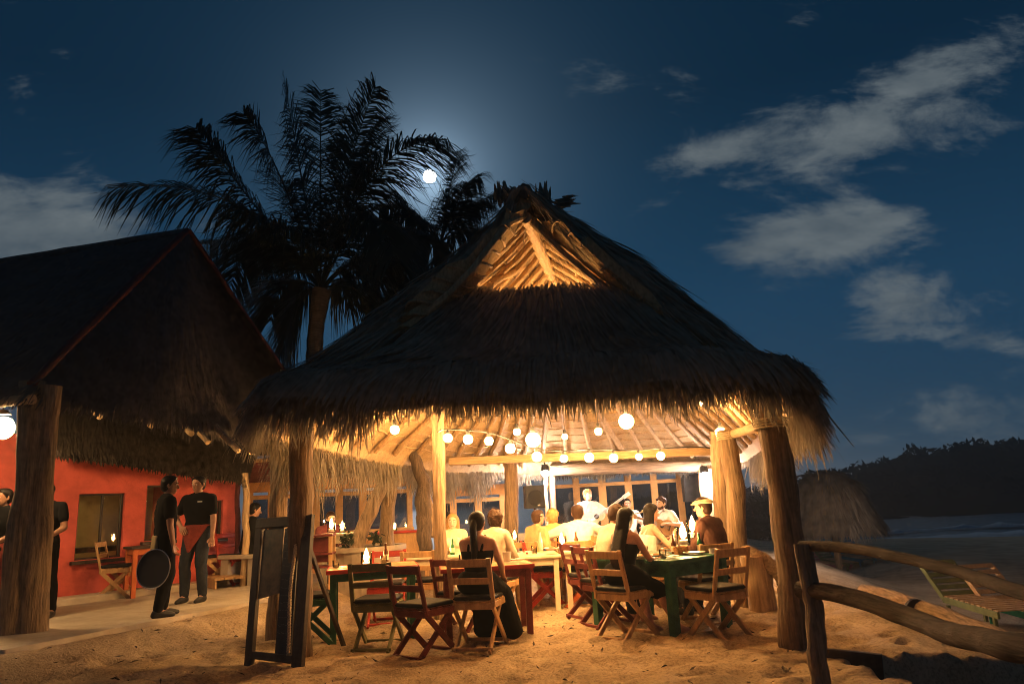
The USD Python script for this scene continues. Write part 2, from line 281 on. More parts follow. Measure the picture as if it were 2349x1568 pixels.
ys = axis([(-60, -6, 6), (-6, 4, .5), (4, 4.8, .1), (4.8, 11.5, .05), (11.5, 18, .2), (18, 40, .8), (40, 80, 5), (80, 601, 40)])
X, Y = np.meshgrid(xs, ys, indexing='ij'); Z = h(X, Y)
def grid(Xs, Ys, Zs, flip=False):
    n, m = Xs.shape; i, j = np.meshgrid(np.arange(n-1), np.arange(m-1), indexing='ij'); a = i*m+j
    f = np.concatenate([np.stack([a, a+m, a+m+1], -1).reshape(-1, 3), np.stack([a, a+m+1, a+1], -1).reshape(-1, 3)])
    return trimesh.Trimesh(np.stack([Xs, Ys, Zs], -1).reshape(-1, 3), f[:, ::-1] if flip else f, process=False)
K['sand'] = usdkit.material(stage, '/World/Looks/sand', {
    'g': ('geometry', {}), 'n1': ('noise_texture', dict(scale=1.6, detail=4.0)), 'n2': ('noise_texture', dict(scale=34.0, detail=6.0, roughness=.7)), 'n3': ('noise_texture', dict(scale=260.0, detail=2.0)),
    'r1': ('rgb_ramp', dict(ramp=[(.3, (.30, .215, .13)), (.7, (.50, .38, .245))])), 'r2': ('rgb_ramp', dict(ramp=[(.32, (.45, .42, .38)), (.55, (1.05, 1.05, 1.05))])),
    'm': ('mix', dict(mix_type='multiply', fac=.8)), 'a': ('math', dict(math_type='multiply_add', value2=.35)), 'b1': ('bump', dict(strength=.85, distance=.03)), 'b2': ('bump', dict(strength=.25, distance=.004)), 'p': ('principled_bsdf', dict(roughness=.95, specular_ior_level=.15))},
    [('g.position', 'n1.vector'), ('g.position', 'n2.vector'), ('g.position', 'n3.vector'), ('n1.fac', 'r1.fac'), ('n2.fac', 'r2.fac'), ('r1.color', 'm.color1'), ('r2.color', 'm.color2'), ('m.color', 'p.base_color'),
     ('n2.fac', 'b1.height'), ('n3.fac', 'b2.height'), ('b1.normal', 'b2.normal'), ('b2.normal', 'p.normal')], surface='p.BSDF')
obj('sand', grid(X, Y, Z), K['sand'], smooth=True, label='trodden pale sand under and around the palapa', kind='structure')
K['sea'] = usdkit.material(stage, '/World/Looks/sea', {'g': ('geometry', {}), 'm': ('mapping', dict(scale=(.5, 1.4, 1))), 'n': ('noise_texture', dict(scale=.9, detail=5.0)), 'b': ('bump', dict(strength=.7, distance=.35)), 'p': ('principled_bsdf', dict(base_color=(.010, .017, .024), roughness=.3, specular_ior_level=.16))},
    [('g.position', 'm.vector'), ('m.vector', 'n.vector'), ('n.fac', 'b.height'), ('b.normal', 'p.normal')], surface='p.BSDF')
gx, gy = np.meshgrid(np.linspace(-900, 900, 30), np.r_[21, 30, 45, 70, 120, 250, 600, 1500, 4000], indexing='ij')
obj('sea', grid(gx, gy, gx*0-1.72), K['sea'], label='dark night sea behind the beach', kind='structure')
K['foam'] = mat('foam', (.38, .42, .45), var=.25, scale=2.2, rough=.9, coords='world')
def surf(x0, x1, y, w, seed, z):
    n = 160; x = np.linspace(x0, x1, n); p = np.stack([x*.22, 0*x+seed*5.1, 0*x], 1)
    yc = y+(meshkit.fbm(p, 4, seed)-.5)*4.2; ww = w*np.clip((meshkit.fbm(p*2.7+9, 4, seed+9)-.28)*2.6, .02, 1.4)
    o = np.linspace(-1, 1, 7); XX = x[:, None]+0*o; YY = yc[:, None]+o*ww[:, None]; ZZ = z+.28*(1-o**2)*np.minimum(ww, 1)[:, None]+(meshkit.fbm(np.stack([XX, YY, 0*XX], -1)*1.7, 3, seed)-.5)*.22
    return grid(XX, YY, ZZ)
obj('surf_foam', cat_([surf(-40, 60, 27, .9, 1, -1.66), surf(-45, 70, 31.5, 1.5, 2, -1.62), surf(-60, 80, 38, 1.6, 4, -1.6), surf(6, 90, 47, .8, 5, -1.6)]), K['foam'], smooth=True, label='white surf breaking along the beach', kind='stuff')
# the wooded headland
crest = [(1560, 1168), (1640, 1158), (1690, 1148), (1730, 1137), (1765, 1137), (1800, 1120), (1830, 1108), (1900, 1101), (1960, 1093), (1990, 1086), (2030, 1070), (2085, 1052), (2105, 1044), (2150, 1044), (2200, 1036), (2260, 1040), (2348, 1031), (2500, 1030), (2800, 1040), (3300, 1070)]
cx = np.array([at(a, b, 105.0) for a, b in crest]); hx = np.linspace(cx[0, 0]-10, cx[-1, 0], 420); hc = np.interp(hx, cx[:, 0], cx[:, 2])
hv = np.linspace(-1, 1, 70); HX = hx[:, None]+0*hv; HY = 105+hv*42+0*hx[:, None]
prof = np.clip(1-np.abs(hv)**1.6, 0, 1)
HZ = -2.2+(hc[:, None]+2.2)*prof; P3 = np.stack([HX, HY, 0*HX], -1)
HZ = HZ+(meshkit.fbm(P3*.33, 4, 11)-.5)*2.0*prof**.4+np.maximum(0, meshkit.fbm(P3*.11, 3, 13)-.55)*5*prof
obj('hill', grid(HX, HY, HZ), K['tree_far'], smooth=True, label='dark wooded headland beyond the bay', kind='structure')
def leaf_clumps(centres, radius, count, size, seed):
    r = np.random.default_rng(seed); out = []
    c = np.repeat(centres, count, 0); R = np.repeat(radius, count)
    d = r.normal(size=(len(c), 3)); d /= np.linalg.norm(d, axis=1, keepdims=True)
    p = c+d*R[:, None]*r.uniform(.55, 1.05, (len(c), 1))*V(1, 1, .8)
    a = r.normal(size=p.shape); a /= np.linalg.norm(a, axis=1, keepdims=True); b = np.cross(a, d); b /= np.linalg.norm(b, axis=1, keepdims=True)
    s = size*r.uniform(.5, 1.3, (len(c), 1))
    v = np.stack([p-a*s, p+b*s*.42, p+a*s, p-b*s*.42], 1).reshape(-1, 3); k = np.arange(len(p))*4
    return trimesh.Trimesh(v, np.concatenate([np.stack([k, k+1, k+2], 1), np.stack([k, k+2, k+3], 1)]), process=False)
ii = rng.integers(0, len(hx), 900); jj = rng.integers(8, 40, 900)
obj('hill_trees', leaf_clumps(np.stack([HX[ii, jj], HY[ii, jj], HZ[ii, jj]+.4], 1), rng.uniform(.7, 1.9, 900), 26, .55, 3), K['tree_far'], label='dense dark treetops covering the headland', kind='stuff')
# dark bushes at the foot of the headland, seen between the posts
for i, (px, py, Y0, r0, lb) in enumerate([(1725, 1165, 46, 1.9, 'dark rounded bush seen between the two right posts'), (1690, 1200, 40, 1.3, 'low dark bush seen behind the second right post'), (1790, 1165, 60, 2.3, 'dark bush behind the leaning front right post')]):
    c = at(px, py, Y0); t = thing('bush', lb, 'bush', loc=(c[0], c[1], -1.9))
    n = 26; cc = rng.normal(size=(n, 3))*V(r0*.6, r0*.5, r0*.45)+V(0, 0, c[2]+1.9-r0*.55)
    obj('crown', leaf_clumps(cc, rng.uniform(.4, .8, n)*r0*.5, 150, .16, 40+i), K['bush'], t)
    obj('stem', tube([(0, 0, 0), (.1, 0, .8), (0, .1, c[2]+1.9)], [.09, .07, .03], 7, .1), K['trunk'], t)

# ------------------------------------------------------------------ the palapa
from scipy.interpolate import CubicSpline
EP = np.array([(-2.38, 6.4, 2.52), (-1.7, 5.95, 2.49), (-.35, 5.85, 2.46), (1.0, 5.98, 2.45), (2.15, 6.02, 2.42), (2.80, 6.5, 2.37), (3.15, 7.8, 2.30), (3.50, 9.4, 2.24), (4.1, 11.8, 2.18), (4.45, 14.0, 2.16), (4.1, 15.7, 2.18), (2.5, 16.3, 2.22), (.6, 15.9, 2.22), (-.7, 14.5, 2.22), (-1.6, 12.6, 2.24), (-2.25, 10.5, 2.30), (-2.62, 8.7, 2.40), (-2.7, 7.3, 2.46)])
NP = len(EP); CS = CubicSpline(np.arange(NP+1), np.vstack([EP, EP[:1]]), bc_type='periodic')
VL, VR = at(1034, 680, 7.15), at(1474, 672, 7.05); RF = at(1202, 432, 6.92); RB = V(.62, 9.3, RF[2]-.05)
NI, NT = 216, 21
I = np.linspace(0, NP, NI+1)[:-1]
EE = CS(I); TT = np.linspace(0, 1, NT)
EE[:, 2] += (meshkit.fbm(np.stack([I*1.7, 0*I, 0*I], 1), 3, 2)-.5)*.10
FRONT = I <= 5.0
def top_of(i):
    if i <= 5: return VL+(VR-VL)*(i/5.0)
    if i <= 9.5: return RF+(RB-RF)*sstep(5.0, 9.5, i)
    if i <= 13.5: return RB+V(0, .01*(i-9.5), 0)
    return RB+(RF-RB)*sstep(13.5, NP, i)
def generatrix(i, e):
    """Points of the outer roof surface from the eave to the top."""
    T = top_of(i)
    if i <= 5:
        p = e+(T-e)*TT[:, None]; p[:, 2] -= .26*np.sin(np.pi*TT)*1.0
        p[:, 2] += .05*np.sin(TT*7)
    else:
        Mn = e+(T-e)*.5; Mn[2] = e[2]+(.44+.16*math.exp(-((i-6.8)/1.7)**2))*(T[2]-e[2])
        w = math.exp(-((i-5)/.55)**2); M_ = Mn+(VR-Mn)*w
        w2 = math.exp(-((NP-i)/.55)**2); M_ = M_+(VL-M_)*w2
        a = 1-2*TT; t = TT[:, None]
        p = np.where(t < .5, e+(M_-e)*t*2, M_+(T-M_)*(t*2-1))
        ww = max(w, w2); q = e*(1-t)**2+2*(2*Mn-.5*(e+T))*t*(1-t)+T*t**2
        p = q*(1-ww)+p*ww
        p[:, 2] -= ww*.2*np.sin(np.pi*np.clip(TT*2, 0, 1))
    p[:, 2] -= .16*np.clip(1-TT/.10, 0, 1)**2
    return p
S = np.array([generatrix(i, e) for i, e in zip(I, EE)])
lump = (meshkit.fbm(S*1.3, 3, 21)-.5)[..., None]; 
dT = np.gradient(S, axis=1); dI = np.roll(S, -1, 0)-np.roll(S, 1, 0)
NN = np.cross(dI, dT); NN /= np.linalg.norm(NN, axis=-1, keepdims=True)+1e-9
NN[NN[..., 2] < 0] *= -1
S = S+NN*lump*.16
SU = S-NN*.15-V(0, 0, .04)                       # the lining
def skin(G_, closed=True):
    n, m = G_.shape[:2]; i, j = np.meshgrid(np.arange(n if closed else n-1), np.arange(m-1), indexing='ij'); i2 = (i+1) % n
    f = np.concatenate([np.stack([i*m+j, i2*m+j, i2*m+j+1], -1).reshape(-1, 3), np.stack([i*m+j, i2*m+j+1, i*m+j+1], -1).reshape(-1, 3)])
    return trimesh.Trimesh(G_.reshape(-1, 3), f, process=False)
def skin_idx(G_, rows):
    return skin(G_[rows], closed=False)
fi = np.where(FRONT)[0]; si = np.r_[np.where(~FRONT)[0], 0]; fi2 = np.r_[fi, fi[-1]+1]
def roof_parts(G_): return cat_([skin_idx(G_, fi2[:-1]), skin_idx(G_, np.r_[fi[-1], si[:-1], ]), ])
# side faces run up to the ridge from both edges of the vent: their first and last lines pass the vent corners
edgeR = np.array([generatrix(5.0001, CS(5.0))]); edgeL = np.array([generatrix(NP-1e-4, CS(NP-1e-4))])
G_front = np.concatenate([S[fi]]); G_side = np.concatenate([edgeR, S[np.where(~FRONT)[0]], edgeL])
nS = np.concatenate([NN[[fi[-1]+2]], NN[np.where(~FRONT)[0]], NN[[-1]]])
U_front = G_front-NN[fi]*.15-V(0, 0, .04); U_side = G_side-nS*.15-V(0, 0, .04)
palapa = thing('palapa', 'big thatched palapa roof on posts glowing with warm bulbs', 'palapa')
obj('thatch_base', cat_([skin_idx(G_front, range(len(G_front))), skin_idx(G_side, range(len(G_side)))]), K['old_base'] if False else mat('thatch_body', (.40, .34, .27), var=.5, scale=14, rough=.95, bump=.6), palapa)
obj('thatch_lining', cat_([skin_idx(U_front, range(len(U_front))), skin_idx(U_side, range(len(U_side))), skin_idx(np.stack([G_side[0], U_side[0]], 0), range(2)), skin_idx(np.stack([G_side[-1], U_side[-1]], 0), range(2)), skin_idx(np.stack([G_front[:, -1], U_front[:, -1]], 0), range(2))]), K['thatch_in'], palapa)

def blades(P, D, N, L, W, droop=.12, curl=.0, seed=0, tw=.7):
    """Ribbons of straw: P starts, D directions, N outward normals, L lengths, W widths (each per blade)."""
    r = np.random.default_rng(seed); n = len(P)
    Sd = np.cross(D, N); Sd /= np.linalg.norm(Sd, axis=1, keepdims=True)+1e-9
    ang = r.uniform(-tw, tw, (n, 1)); Sd = Sd*np.cos(ang)+N*np.sin(ang)
    rows = []
    for k, (s, ww) in enumerate(((0, .8), (.5, 1.0), (1.0, .35))):
        c = P+D*(L*s)[:, None]; c[:, 2] -= droop*L*s*s; c = c+N*(curl*L*s*s)[:, None] if np.ndim(curl) else c
        rows += [c-Sd*(W*ww/2)[:, None], c+Sd*(W*ww/2)[:, None]]
    v = np.stack(rows, 1).reshape(-1, 3); b = np.arange(n)*6
    f = np.concatenate([np.stack([b+o, b+o+1, b+o+3], 1) for o in (0, 2)]+[np.stack([b+o, b+o+3, b+o+2], 1) for o in (0, 2)])
    return trimesh.Trimesh(v, f, process=False)
def sample(G_, n, r, tmin=0.0, tmax=1.0, power=1.0):
    a, b = G_.shape[:2]
    area = np.linalg.norm(np.cross(G_[1:, :-1]-G_[:-1, :-1], G_[:-1, 1:]-G_[:-1, :-1]), axis=-1)
    tc = (np.arange(b-1)+.5)/(b-1); area = area*((tc >= tmin) & (tc <= tmax))
    k = r.choice(area.size, n, p=(area/area.sum()).ravel()); i, j = np.unravel_index(k, area.shape); u, v = r.random(n)[:, None], r.random(n)[:, None]
    p = G_[i, j]*(1-u)*(1-v)+G_[i+1, j]*u*(1-v)+G_[i, j+1]*(1-u)*v+G_[i+1, j+1]*u*v
    d = G_[i, j]-G_[i, j+1]; d = d*(1-u)+(G_[i+1, j]-G_[i+1, j+1])*u; d /= np.linalg.norm(d, axis=1, keepdims=True)+1e-9
    e = G_[i+1, j]-G_[i, j]; nn = np.cross(d, e); nn /= np.linalg.norm(nn, axis=1, keepdims=True)+1e-9; nn[nn[:, 2] < 0] *= -1
    return p, d, nn
r1 = np.random.default_rng(5); bl = []
for G_, n in ((G_front, 15000), (G_side, 30000)):
    p, d, nn = sample(G_, n, r1); jit = r1.normal(size=d.shape)*V(.10, .10, .05)
    d2 = d+nn*r1.uniform(-.01, .055, (n, 1))+jit; d2 /= np.linalg.norm(d2, axis=1, keepdims=True)
    bl.append(blades(p+nn*r1.uniform(.0, .05, (n, 1))-d*.1, d2, nn, r1.uniform(.18, .48, n)*(.6+.8*meshkit.fbm(p*1.7+40, 3, 4))*np.where(p[:, 2] < 2.7, .55, 1.0), r1.uniform(.012, .030, n)*(.6+.8*meshkit.fbm(p*2.5, 2, 3)), .06, seed=6, tw=.4))
# shaggy edges along the two gable edges of the vent and the sill of it
for ed, n in ((G_side[:3], 900), (G_side[-3:], 900)):
    p, d, nn = sample(ed, n, r1, .45, 1.0); d2 = d+r1.normal(size=d.shape)*.12; d2 /= np.linalg.norm(d2, axis=1, keepdims=True)
    bl.append(blades(p-nn*r1.uniform(-.03, .13, (n, 1)), d2, nn, r1.uniform(.12, .30, n), r1.uniform(.012, .028, n), .12, seed=7))
p, d, nn = sample(G_front, 700, r1, .95, 1.0); bl.append(blades(p+nn*.02, -d*.55+nn*.3+r1.normal(size=d.shape)*.35+V(0, 0, .15), nn, r1.uniform(.03, .09, 700), r1.uniform(.008, .02, 700), .3, seed=71))
obj('thatch', cat_(bl), K['roofstraw'], palapa, kind='stuff')
# the fringe hanging from the eave
EO = np.concatenate([G_front[:, 0], G_side[1:-1, 0]]); EO = np.vstack([EO, EO[:1]])
EU = np.concatenate([U_front[:, 0], U_side[1:-1, 0]]); EU = np.vstack([EU, EU[:1]])
seg = np.linalg.norm(np.diff(EO, axis=0), axis=1); fr = []
cen = V(.7, 10.2, 0)
for lay, n, (l0, l1), w in ((0, 5600, (.16, .36), (.008, .02)), (1, 5600, (.12, .30), (.008, .02)), (2, 5600, (.10, .30), (.007, .018))):
    k = r1.choice(len(seg), n, p=seg/seg.sum()); u = r1.random(n)[:, None]; m_ = r1.random(n)[:, None]
    a = EO[k]*(1-u)+EO[k+1]*u; b = EU[k]*(1-u)+EU[k+1]*u; p = a*(1-m_)+b*m_+V(0, 0, .05)
    out = p-cen; out[:, 2] = 0; out /= np.linalg.norm(out, axis=1, keepdims=True)
    d = V(0, 0, -1)+out*r1.uniform(-.10, .45, (n, 1))+r1.normal(size=p.shape)*.13; d /= np.linalg.norm(d, axis=1, keepdims=True)
    ln = r1.uniform(l0, l1, n)*(.30+1.5*meshkit.fbm(p*V(2.2, 2.2, 0)+5, 3, 8))*np.where((p[:, 1] > 13.5) & (p[:, 0] > .2), .55, np.where((p[:, 0] < -.5) & (p[:, 1] > 7.6), 1.9, np.where(p[:, 1] < 6.9, np.where((p[:, 0] < -1.3) | (p[:, 0] > 2.3), 1.08, .88), np.where(p[:, 0] > 2.4, 1.5, 1.15))))
    fr.append(blades(p-out*.05, d, out, ln, r1.uniform(*w, n), .0, seed=9+lay))
obj('eave_fringe', cat_(fr), K['thatch'], palapa, kind='stuff')
# ridge: woven cap with tied bundles sticking up
rp = np.linspace(0, 1, 20)[:, None]; ridge = RF+(RB-RF)*rp; nr = 1500
k = r1.random((nr, 1)); p = RF+(RB-RF)*k+V(0, 0, .02); sgn = r1.choice([-1., 1.], (nr, 1)); sd = np.cross((RB-RF)/np.linalg.norm(RB-RF), V(0, 0, 1))
d = sd*sgn*.75+V(0, 0, -.75)+r1.normal(size=p.shape)*.2; d /= np.linalg.norm(d, axis=1, keepdims=True)
obj('ridge_cap', cat_([blades(p, d, np.tile(V(0, 0, 1.), (nr, 1)), r1.uniform(.25, .5, nr), r1.uniform(.015, .03, nr), .25, seed=12), tube(ridge+V(0, 0, -.03), .09, 8, .2, 3)]), K['old_thatch'] if False else K['thatch'], palapa, kind='stuff')
def tuft(base, d, L, n, seed, spread=.07):
    r = np.random.default_rng(seed); d = V(d)/np.linalg.norm(d); D = d+r.normal(size=(n, 3))*spread; D /= np.linalg.norm(D, axis=1, keepdims=True)
    return blades(np.tile(V(base), (n, 1))+r.normal(size=(n, 3))*.035, D, r.normal(size=(n, 3)), r.uniform(.5, 1, n)*L, r.uniform(.02, .04, n), .02, seed=seed)
for q, dd, L in ((at(1150, 452, 7.2), (-.12, 0, 1), .26), (at(1247, 458, 7.6), (.03, 0, 1), .28), (at(1285, 466, 8.8), (1, .1, .12), .3), (at(1178, 445, 7.0), (-.4, 0, .5), .15)):
    obj('ridge_bundle', tuft(q-V(dd)*.04, dd, L*.8, 46, int(q[0]*1000) % 999+3), K['thatch'], palapa)
# frame: ridge pole, rafters, battens
rpole = [RF+V(.0, .06, -.30), RB+V(0, 0, -.30)]
obj('ridge_pole', log(rpole, [.062, .068, .06], jitter=.08, seed=4, wob=.01), K['pole'], palapa)
obj('hip_pole', log([RB+V(.0, -.06, -.30), V(1.1, 11.5, 3.45), V(2.4, 15.6, 2.12)], [.06, .05], jitter=.08, seed=5, wob=.02), K['pole'], palapa)
nsd = len(G_side)
low = .10
for k in range(1, nsd-1, 4):
    u = U_side[k]-nS[k]*.05; dens = k
    pts = u[np.linspace(1, NT-2, 9).astype(int)]
    obj('rafter', log(pts, [.045, .036], n=12, sides=8, jitter=.1, seed=k, wob=.02), K['pole'], palapa)
for k in (4, 13, 22, 31, 40, 49, 57):
    if k < len(U_front): obj('rafter', log((U_front[k]-NN[fi[k]]*.05)[np.linspace(1, NT-2, 7).astype(int)], [.045, .036], n=10, sides=8, jitter=.1, seed=k+200), K['pole'], palapa)
for j in range(2, NT-1):
    pts = U_side[:, j]-nS[:, ]*0 if False else U_side[:, j]-V(0, 0, .012)
    half = [pts[:34], pts[nsd-50:]] if j > 9 else [pts]
    for hseg in half:
        obj('batten', tube(path(hseg[::2]+r1.normal(size=hseg[::2].shape)*.012, 60 if j > 9 else 110), .013, 5, .25, j), K['pole'], palapa)
for k, (a, b) in enumerate(((at(1120, 655, 7.35), at(1258, 590, 8.9)), (at(1382, 652, 7.3), at(1262, 588, 8.9)), (at(1130, 650, 8.2), at(1262, 608, 9.3)), (at(1378, 650, 8.2), at(1270, 606, 9.3)))):
    obj('tie_pole', log([a, (a+b)/2+V(0, 0, .03), b], [.042, .036], jitter=.1, seed=60+k), K['pole'], palapa)
# posts
def post(px0, py0, px1, py1, Yb, Yt, r0, r1_, lb, m='post', z0=None, name='roof_post', seed=0, bend=(0, 0)):
    r0, r1_ = r0*.86, r1_*.86; b = at(px0, py0, Yb); t = at(px1, py1, Yt); z = h(b[0], b[1]) if z0 is None else z0; b = V(b[0], b[1], z-.12)
    mid = (b+t)/2+V(bend[0], bend[1], 0)
    o = obj(name, log([b, mid, t], [r0, (r0+r1_)/2, r1_], n=30, sides=18, jitter=.17, seed=seed, wob=.04), K[m], smooth=50); tag(o, lb, 'post', 'posts carrying the palapa roof' if name == 'roof_post' else None)
    return b, t
b_, t_ = post(1826, 1482, 1766, 940, 6.75, 6.75, .165, .15, 'thick gnarled front right post of the palapa', 'brownpost', seed=1, bend=(.03, 0))
post(1705, 1375, 1668, 985, 9.4, 9.4, .155, .13, 'second right roof post, tall and straight, brightly lit', seed=2)
post(1668, 1352, 1642, 990, 11.0, 11.0, .13, .12, 'slimmer right roof post just behind the second right post', seed=3)
post(690, 1400, 690, 950, 7.5, 7.5, .14, .135, 'dark roof post rising behind the menu board', 'brownpost', seed=4)
post(634, 1330, 645, 1010, 8.6, 8.6, .115, .12, 'pale roof post just left of the post behind the menu board', seed=5)
post(1006, 1290, 1004, 950, 9.2, 9.2, .09, .095, 'slim bright roof post left of the ponytailed diner', seed=6)
post(1172, 1240, 1170, 1020, 13.0, 13.0, .14, .14, 'brown roof post left of the stage speaker', seed=7)
post(1622, 1240, 1620, 1075, 14.9, 14.9, .20, .19, 'white lit post at the right end of the stage', 'pole', seed=8)
post(1268, 1230, 1266, 1078, 15.1, 15.1, .075, .075, 'grey post at the left end of the stage beam', seed=9)
post(1252, 1230, 1250, 1090, 14.9, 14.9, .05, .05, 'thin silvery pole under the left stage light', 'pole', seed=10, name='light_pole')
# beams
def beam(a, b, r, lb, m='pole', sq=None, seed=0, jit=.1):
    a, b = V(a), V(b)
    if sq: o = obj('beam', cat_([bar(a, b, sq[0], sq[1], ch=.012)]), K[m if m not in ('post', 'pole') else m+'_x'])
    else: o = obj('beam', log([a, (a+b)/2+V(0, 0, .02), b], r, n=26, jitter=jit, seed=seed, wob=.03), K[m if m not in ('post', 'pole') else m+'_x'], smooth=50)
    return tag(o, lb, 'beam')
beam(at(1262, 1078, 15.0), at(1640, 1069, 15.0), .115, 'round grey log beam over the stage', 'post', seed=3)
beam(at(1030, 1058, 12.2), at(1660, 1034, 12.2), .07, 'squared yellow beam in front of the round stage log', sq=(.12, .13))
beam(at(1640, 1012, 12), at(1752, 975, 6.9), .055, 'bright roof beam running between the right posts', seed=8)
beam(at(640, 1020, 8.6), at(695, 975, 7.5), .05, 'short beam joining the two left posts', seed=9)
for (px, py, Yp, r_, lb) in ((1767, 985, 6.75, .15, 'a'), (1669, 1010, 9.4, .135, 'b'), (690, 985, 7.5, .13, 'c')):
    c_ = at(px, py, Yp); a_ = np.linspace(0, 2*np.pi*4, 90)
    obj('lashing', tube(np.stack([c_[0]+r_*np.cos(a_), c_[1]+r_*np.sin(a_), c_[2]+.012*a_/3.0], 1), .011, 5), K['rope'], palapa)
# ------------------------------------------------------------------ moon and lamps
mq = CAM+moon_dir*3000
obj('moon', ball(mq, 27.0, 3), K['moon'], smooth=True, label='full moon shining between the palm fronds', cat='moon')
def lamp_bulb(c, r, m, parent, name='bulb'):
    obj(name, ball(c, r, 2, (1, 1, 1.12) if False else (1, 1, 1)), K[m], parent, smooth=True)
sl = thing('string_lights', 'string of globe bulbs strung across the palapa above the diners', 'string lights')
pts = []
for k, (x, y, Yb, r) in enumerate([(1027, 1004, 8.6, .052), (1073, 1007, 8.75, .058), (1121, 1011, 8.9, .052), (1170, 1028, 9.1, .062), (1231, 1047, 9.4, .062), (1293, 1051, 9.8, .05), (1351, 1049, 10.2, .064), (1407, 1050, 10.5, .06), (1465, 1047, 10.8, .048), (1515, 1045, 11.0, .06)]):
    c = at(x, y, Yb); pts.append(c+V(0, 0, r+.05)); lamp_bulb(c, r, 'bulb', sl)
    obj('socket', tube([c+V(0, 0, r*.9), c+V(0, 0, r+.05)], .02, 8), K['wire'], sl)
pts = [at(1004, 990, 8.4)]+pts+[at(1640, 1030, 11.6)]
obj('wire', tube(path(pts, 60), .009, 5), K['wire'], sl)
def pendant(x, y, Yb, r, lb, m='pendant', up=.5):
    c = at(x, y, Yb); t = thing('hanging_bulb', lb, 'light bulb', loc=c)
    obj('bulb', ball((0, 0, 0), r, 2), K[m], t, smooth=True); obj('socket', tube([(0, 0, r*.85), (0, 0, r+.07)], .024, 10), K['wire'], t); obj('cord', tube([(0, 0, r+.05), (0, 0, r+up)], .005, 5), K['wire'], t)
pendant(1436, 966, 8.3, .085, 'large glaring bulb hanging high right of centre under the thatch')
pendant(1222, 1008, 8.6, .085, 'large glaring bulb above the left end of the string lights')
pendant(1608, 925, 6.9, .02, 'tiny bulb peeping through the straw at the right of the eave', 'bulb', .1)
pendant(1295, 1001, 11.5, .045, 'small bulb left of the large right bulb, above the string', 'bulb')
pendant(1372, 989, 11.0, .055, 'small bulb just left of the large right bulb', 'bulb')
pendant(1185, 990, 10.4, .05, 'bulb half hidden by straw between the two large bulbs', 'bulb')
pendant(1652, 992, 10.0, .07, 'bulb half hidden behind the second right post, under the right eave')
pendant(905, 985, 8.9, .055, 'bulb glinting through the left straw fringe, left of the string lights', 'pendant')
pendant(638, 1086, 11.2, .06, 'bulb hidden behind the pale left post, lighting the end of the red wall', 'pendant', .6)
pendant(1275, 690, 9.8, .06, 'bulb high inside the roof behind the vent', 'bulb', .4)
def spot(x, y, Yb, lb, r=.075):
    c = at(x, y, Yb); t = thing('stage_light', lb, 'stage light', loc=c)
    obj('lens', ball((0, -.02, 0), r, 2), K['spot'], t, smooth=True); obj('housing', lathe([(.001, .16), (.07, .16), (.085, .05), (.088, .02), (.001, .03)], 18), K['black'], t); obj('bracket', tube([(0, .02, .1), (0, .12, .2)], .012, 6), K['black'], t)
spot(1250, 1083, 14.6, 'left stage light glaring above the loudspeaker'); spot(1615, 1087, 14.4, 'right stage light glaring on the white post')
c = at(3, 981, 8.75); t = thing('lantern', 'big glowing lantern hanging at the left edge behind the thick post', 'lantern', loc=c)
obj('globe', ball((0, 0, 0), .14, 3), K['lantern'], t, smooth=True); obj('cap', lathe([(.001, .23), (.05, .22), (.09, .165), (.001, .165)], 16), K['dark'], t); obj('cord', tube([(0, 0, .2), (0, 0, .5)], .008, 6), K['wire'], t)

# ------------------------------------------------------------------ the red house on the left
def quad_roof(name, P, nu, nv, m, parent, seed, blades_n=0, under=True, thick=.12, bl_len=(.2, .45), mb=None, hang=1.0):
    """Roof face from four corners (top left, top right, bottom right, bottom left), as a body with straw on it."""
    u, v = np.meshgrid(np.linspace(0, 1, nu), np.linspace(0, 1, nv), indexing='ij'); u, v = u[..., None], v[..., None]
    G_ = (P[0]*(1-u)+P[1]*u)*(1-v)+(P[3]*(1-u)+P[2]*u)*v
    n = np.cross(P[1]-P[0], P[3]-P[0]); n /= np.linalg.norm(n); n = n if n[2] > 0 else -n
    G_ = G_+n*((meshkit.fbm(G_*1.2+seed, 4, seed)-.5)*.16)[..., None]
    U_ = G_-n*thick
    b = np.concatenate([G_[0], G_[1:, -1], G_[-1, :-1][::-1], G_[1:-1, 0][::-1]]); b2 = np.concatenate([U_[0], U_[1:, -1], U_[-1, :-1][::-1], U_[1:-1, 0][::-1]])
    o = obj(name, cat_([skin(G_, False), skin(U_, False), skin(np.stack([np.vstack([b, b[:1]]), np.vstack([b2, b2[:1]])], 0), False)]), K[m], parent)
    if blades_n:
        r = np.random.default_rng(seed); GG = G_[:, ::-1]
        p, d, nn = sample(GG, blades_n, r); d2 = d+nn*r.uniform(-.02, .08, (blades_n, 1))+r.normal(size=d.shape)*.09; d2 /= np.linalg.norm(d2, axis=1, keepdims=True)
        ms = [blades(p+nn*.02, d2, nn, r.uniform(*bl_len, blades_n), r.uniform(.012, .03, blades_n), .1, seed=seed)]
        k = blades_n//6; p, d, nn = sample(GG[:, :3], k, r, 0, .5); d2 = d+V(0, 0, -.5)+r.normal(size=d.shape)*.15; d2 /= np.linalg.norm(d2, axis=1, keepdims=True)
        ms.append(blades(p-nn*r.uniform(0, thick, (k, 1)), d2, nn, r.uniform(.1, .28, k)*hang, r.uniform(.01, .025, k), .1, seed=seed+1))
        obj('straw', cat_(ms), K[mb or 'old_thatch'], parent, kind='stuff')
    return n
house = thing('red_house', 'red plastered house under a dark hipped thatch roof', 'house')
PK = at(430, 535, 12.0); EC = at(70, 885, 8.15); ER = at(760, 1015, 15.0); QL = ground(0, 605, PK[2]) if False else CAM+ray(-20, 608)*((PK[2]-CAM[2])/ray(-20, 608)[2])
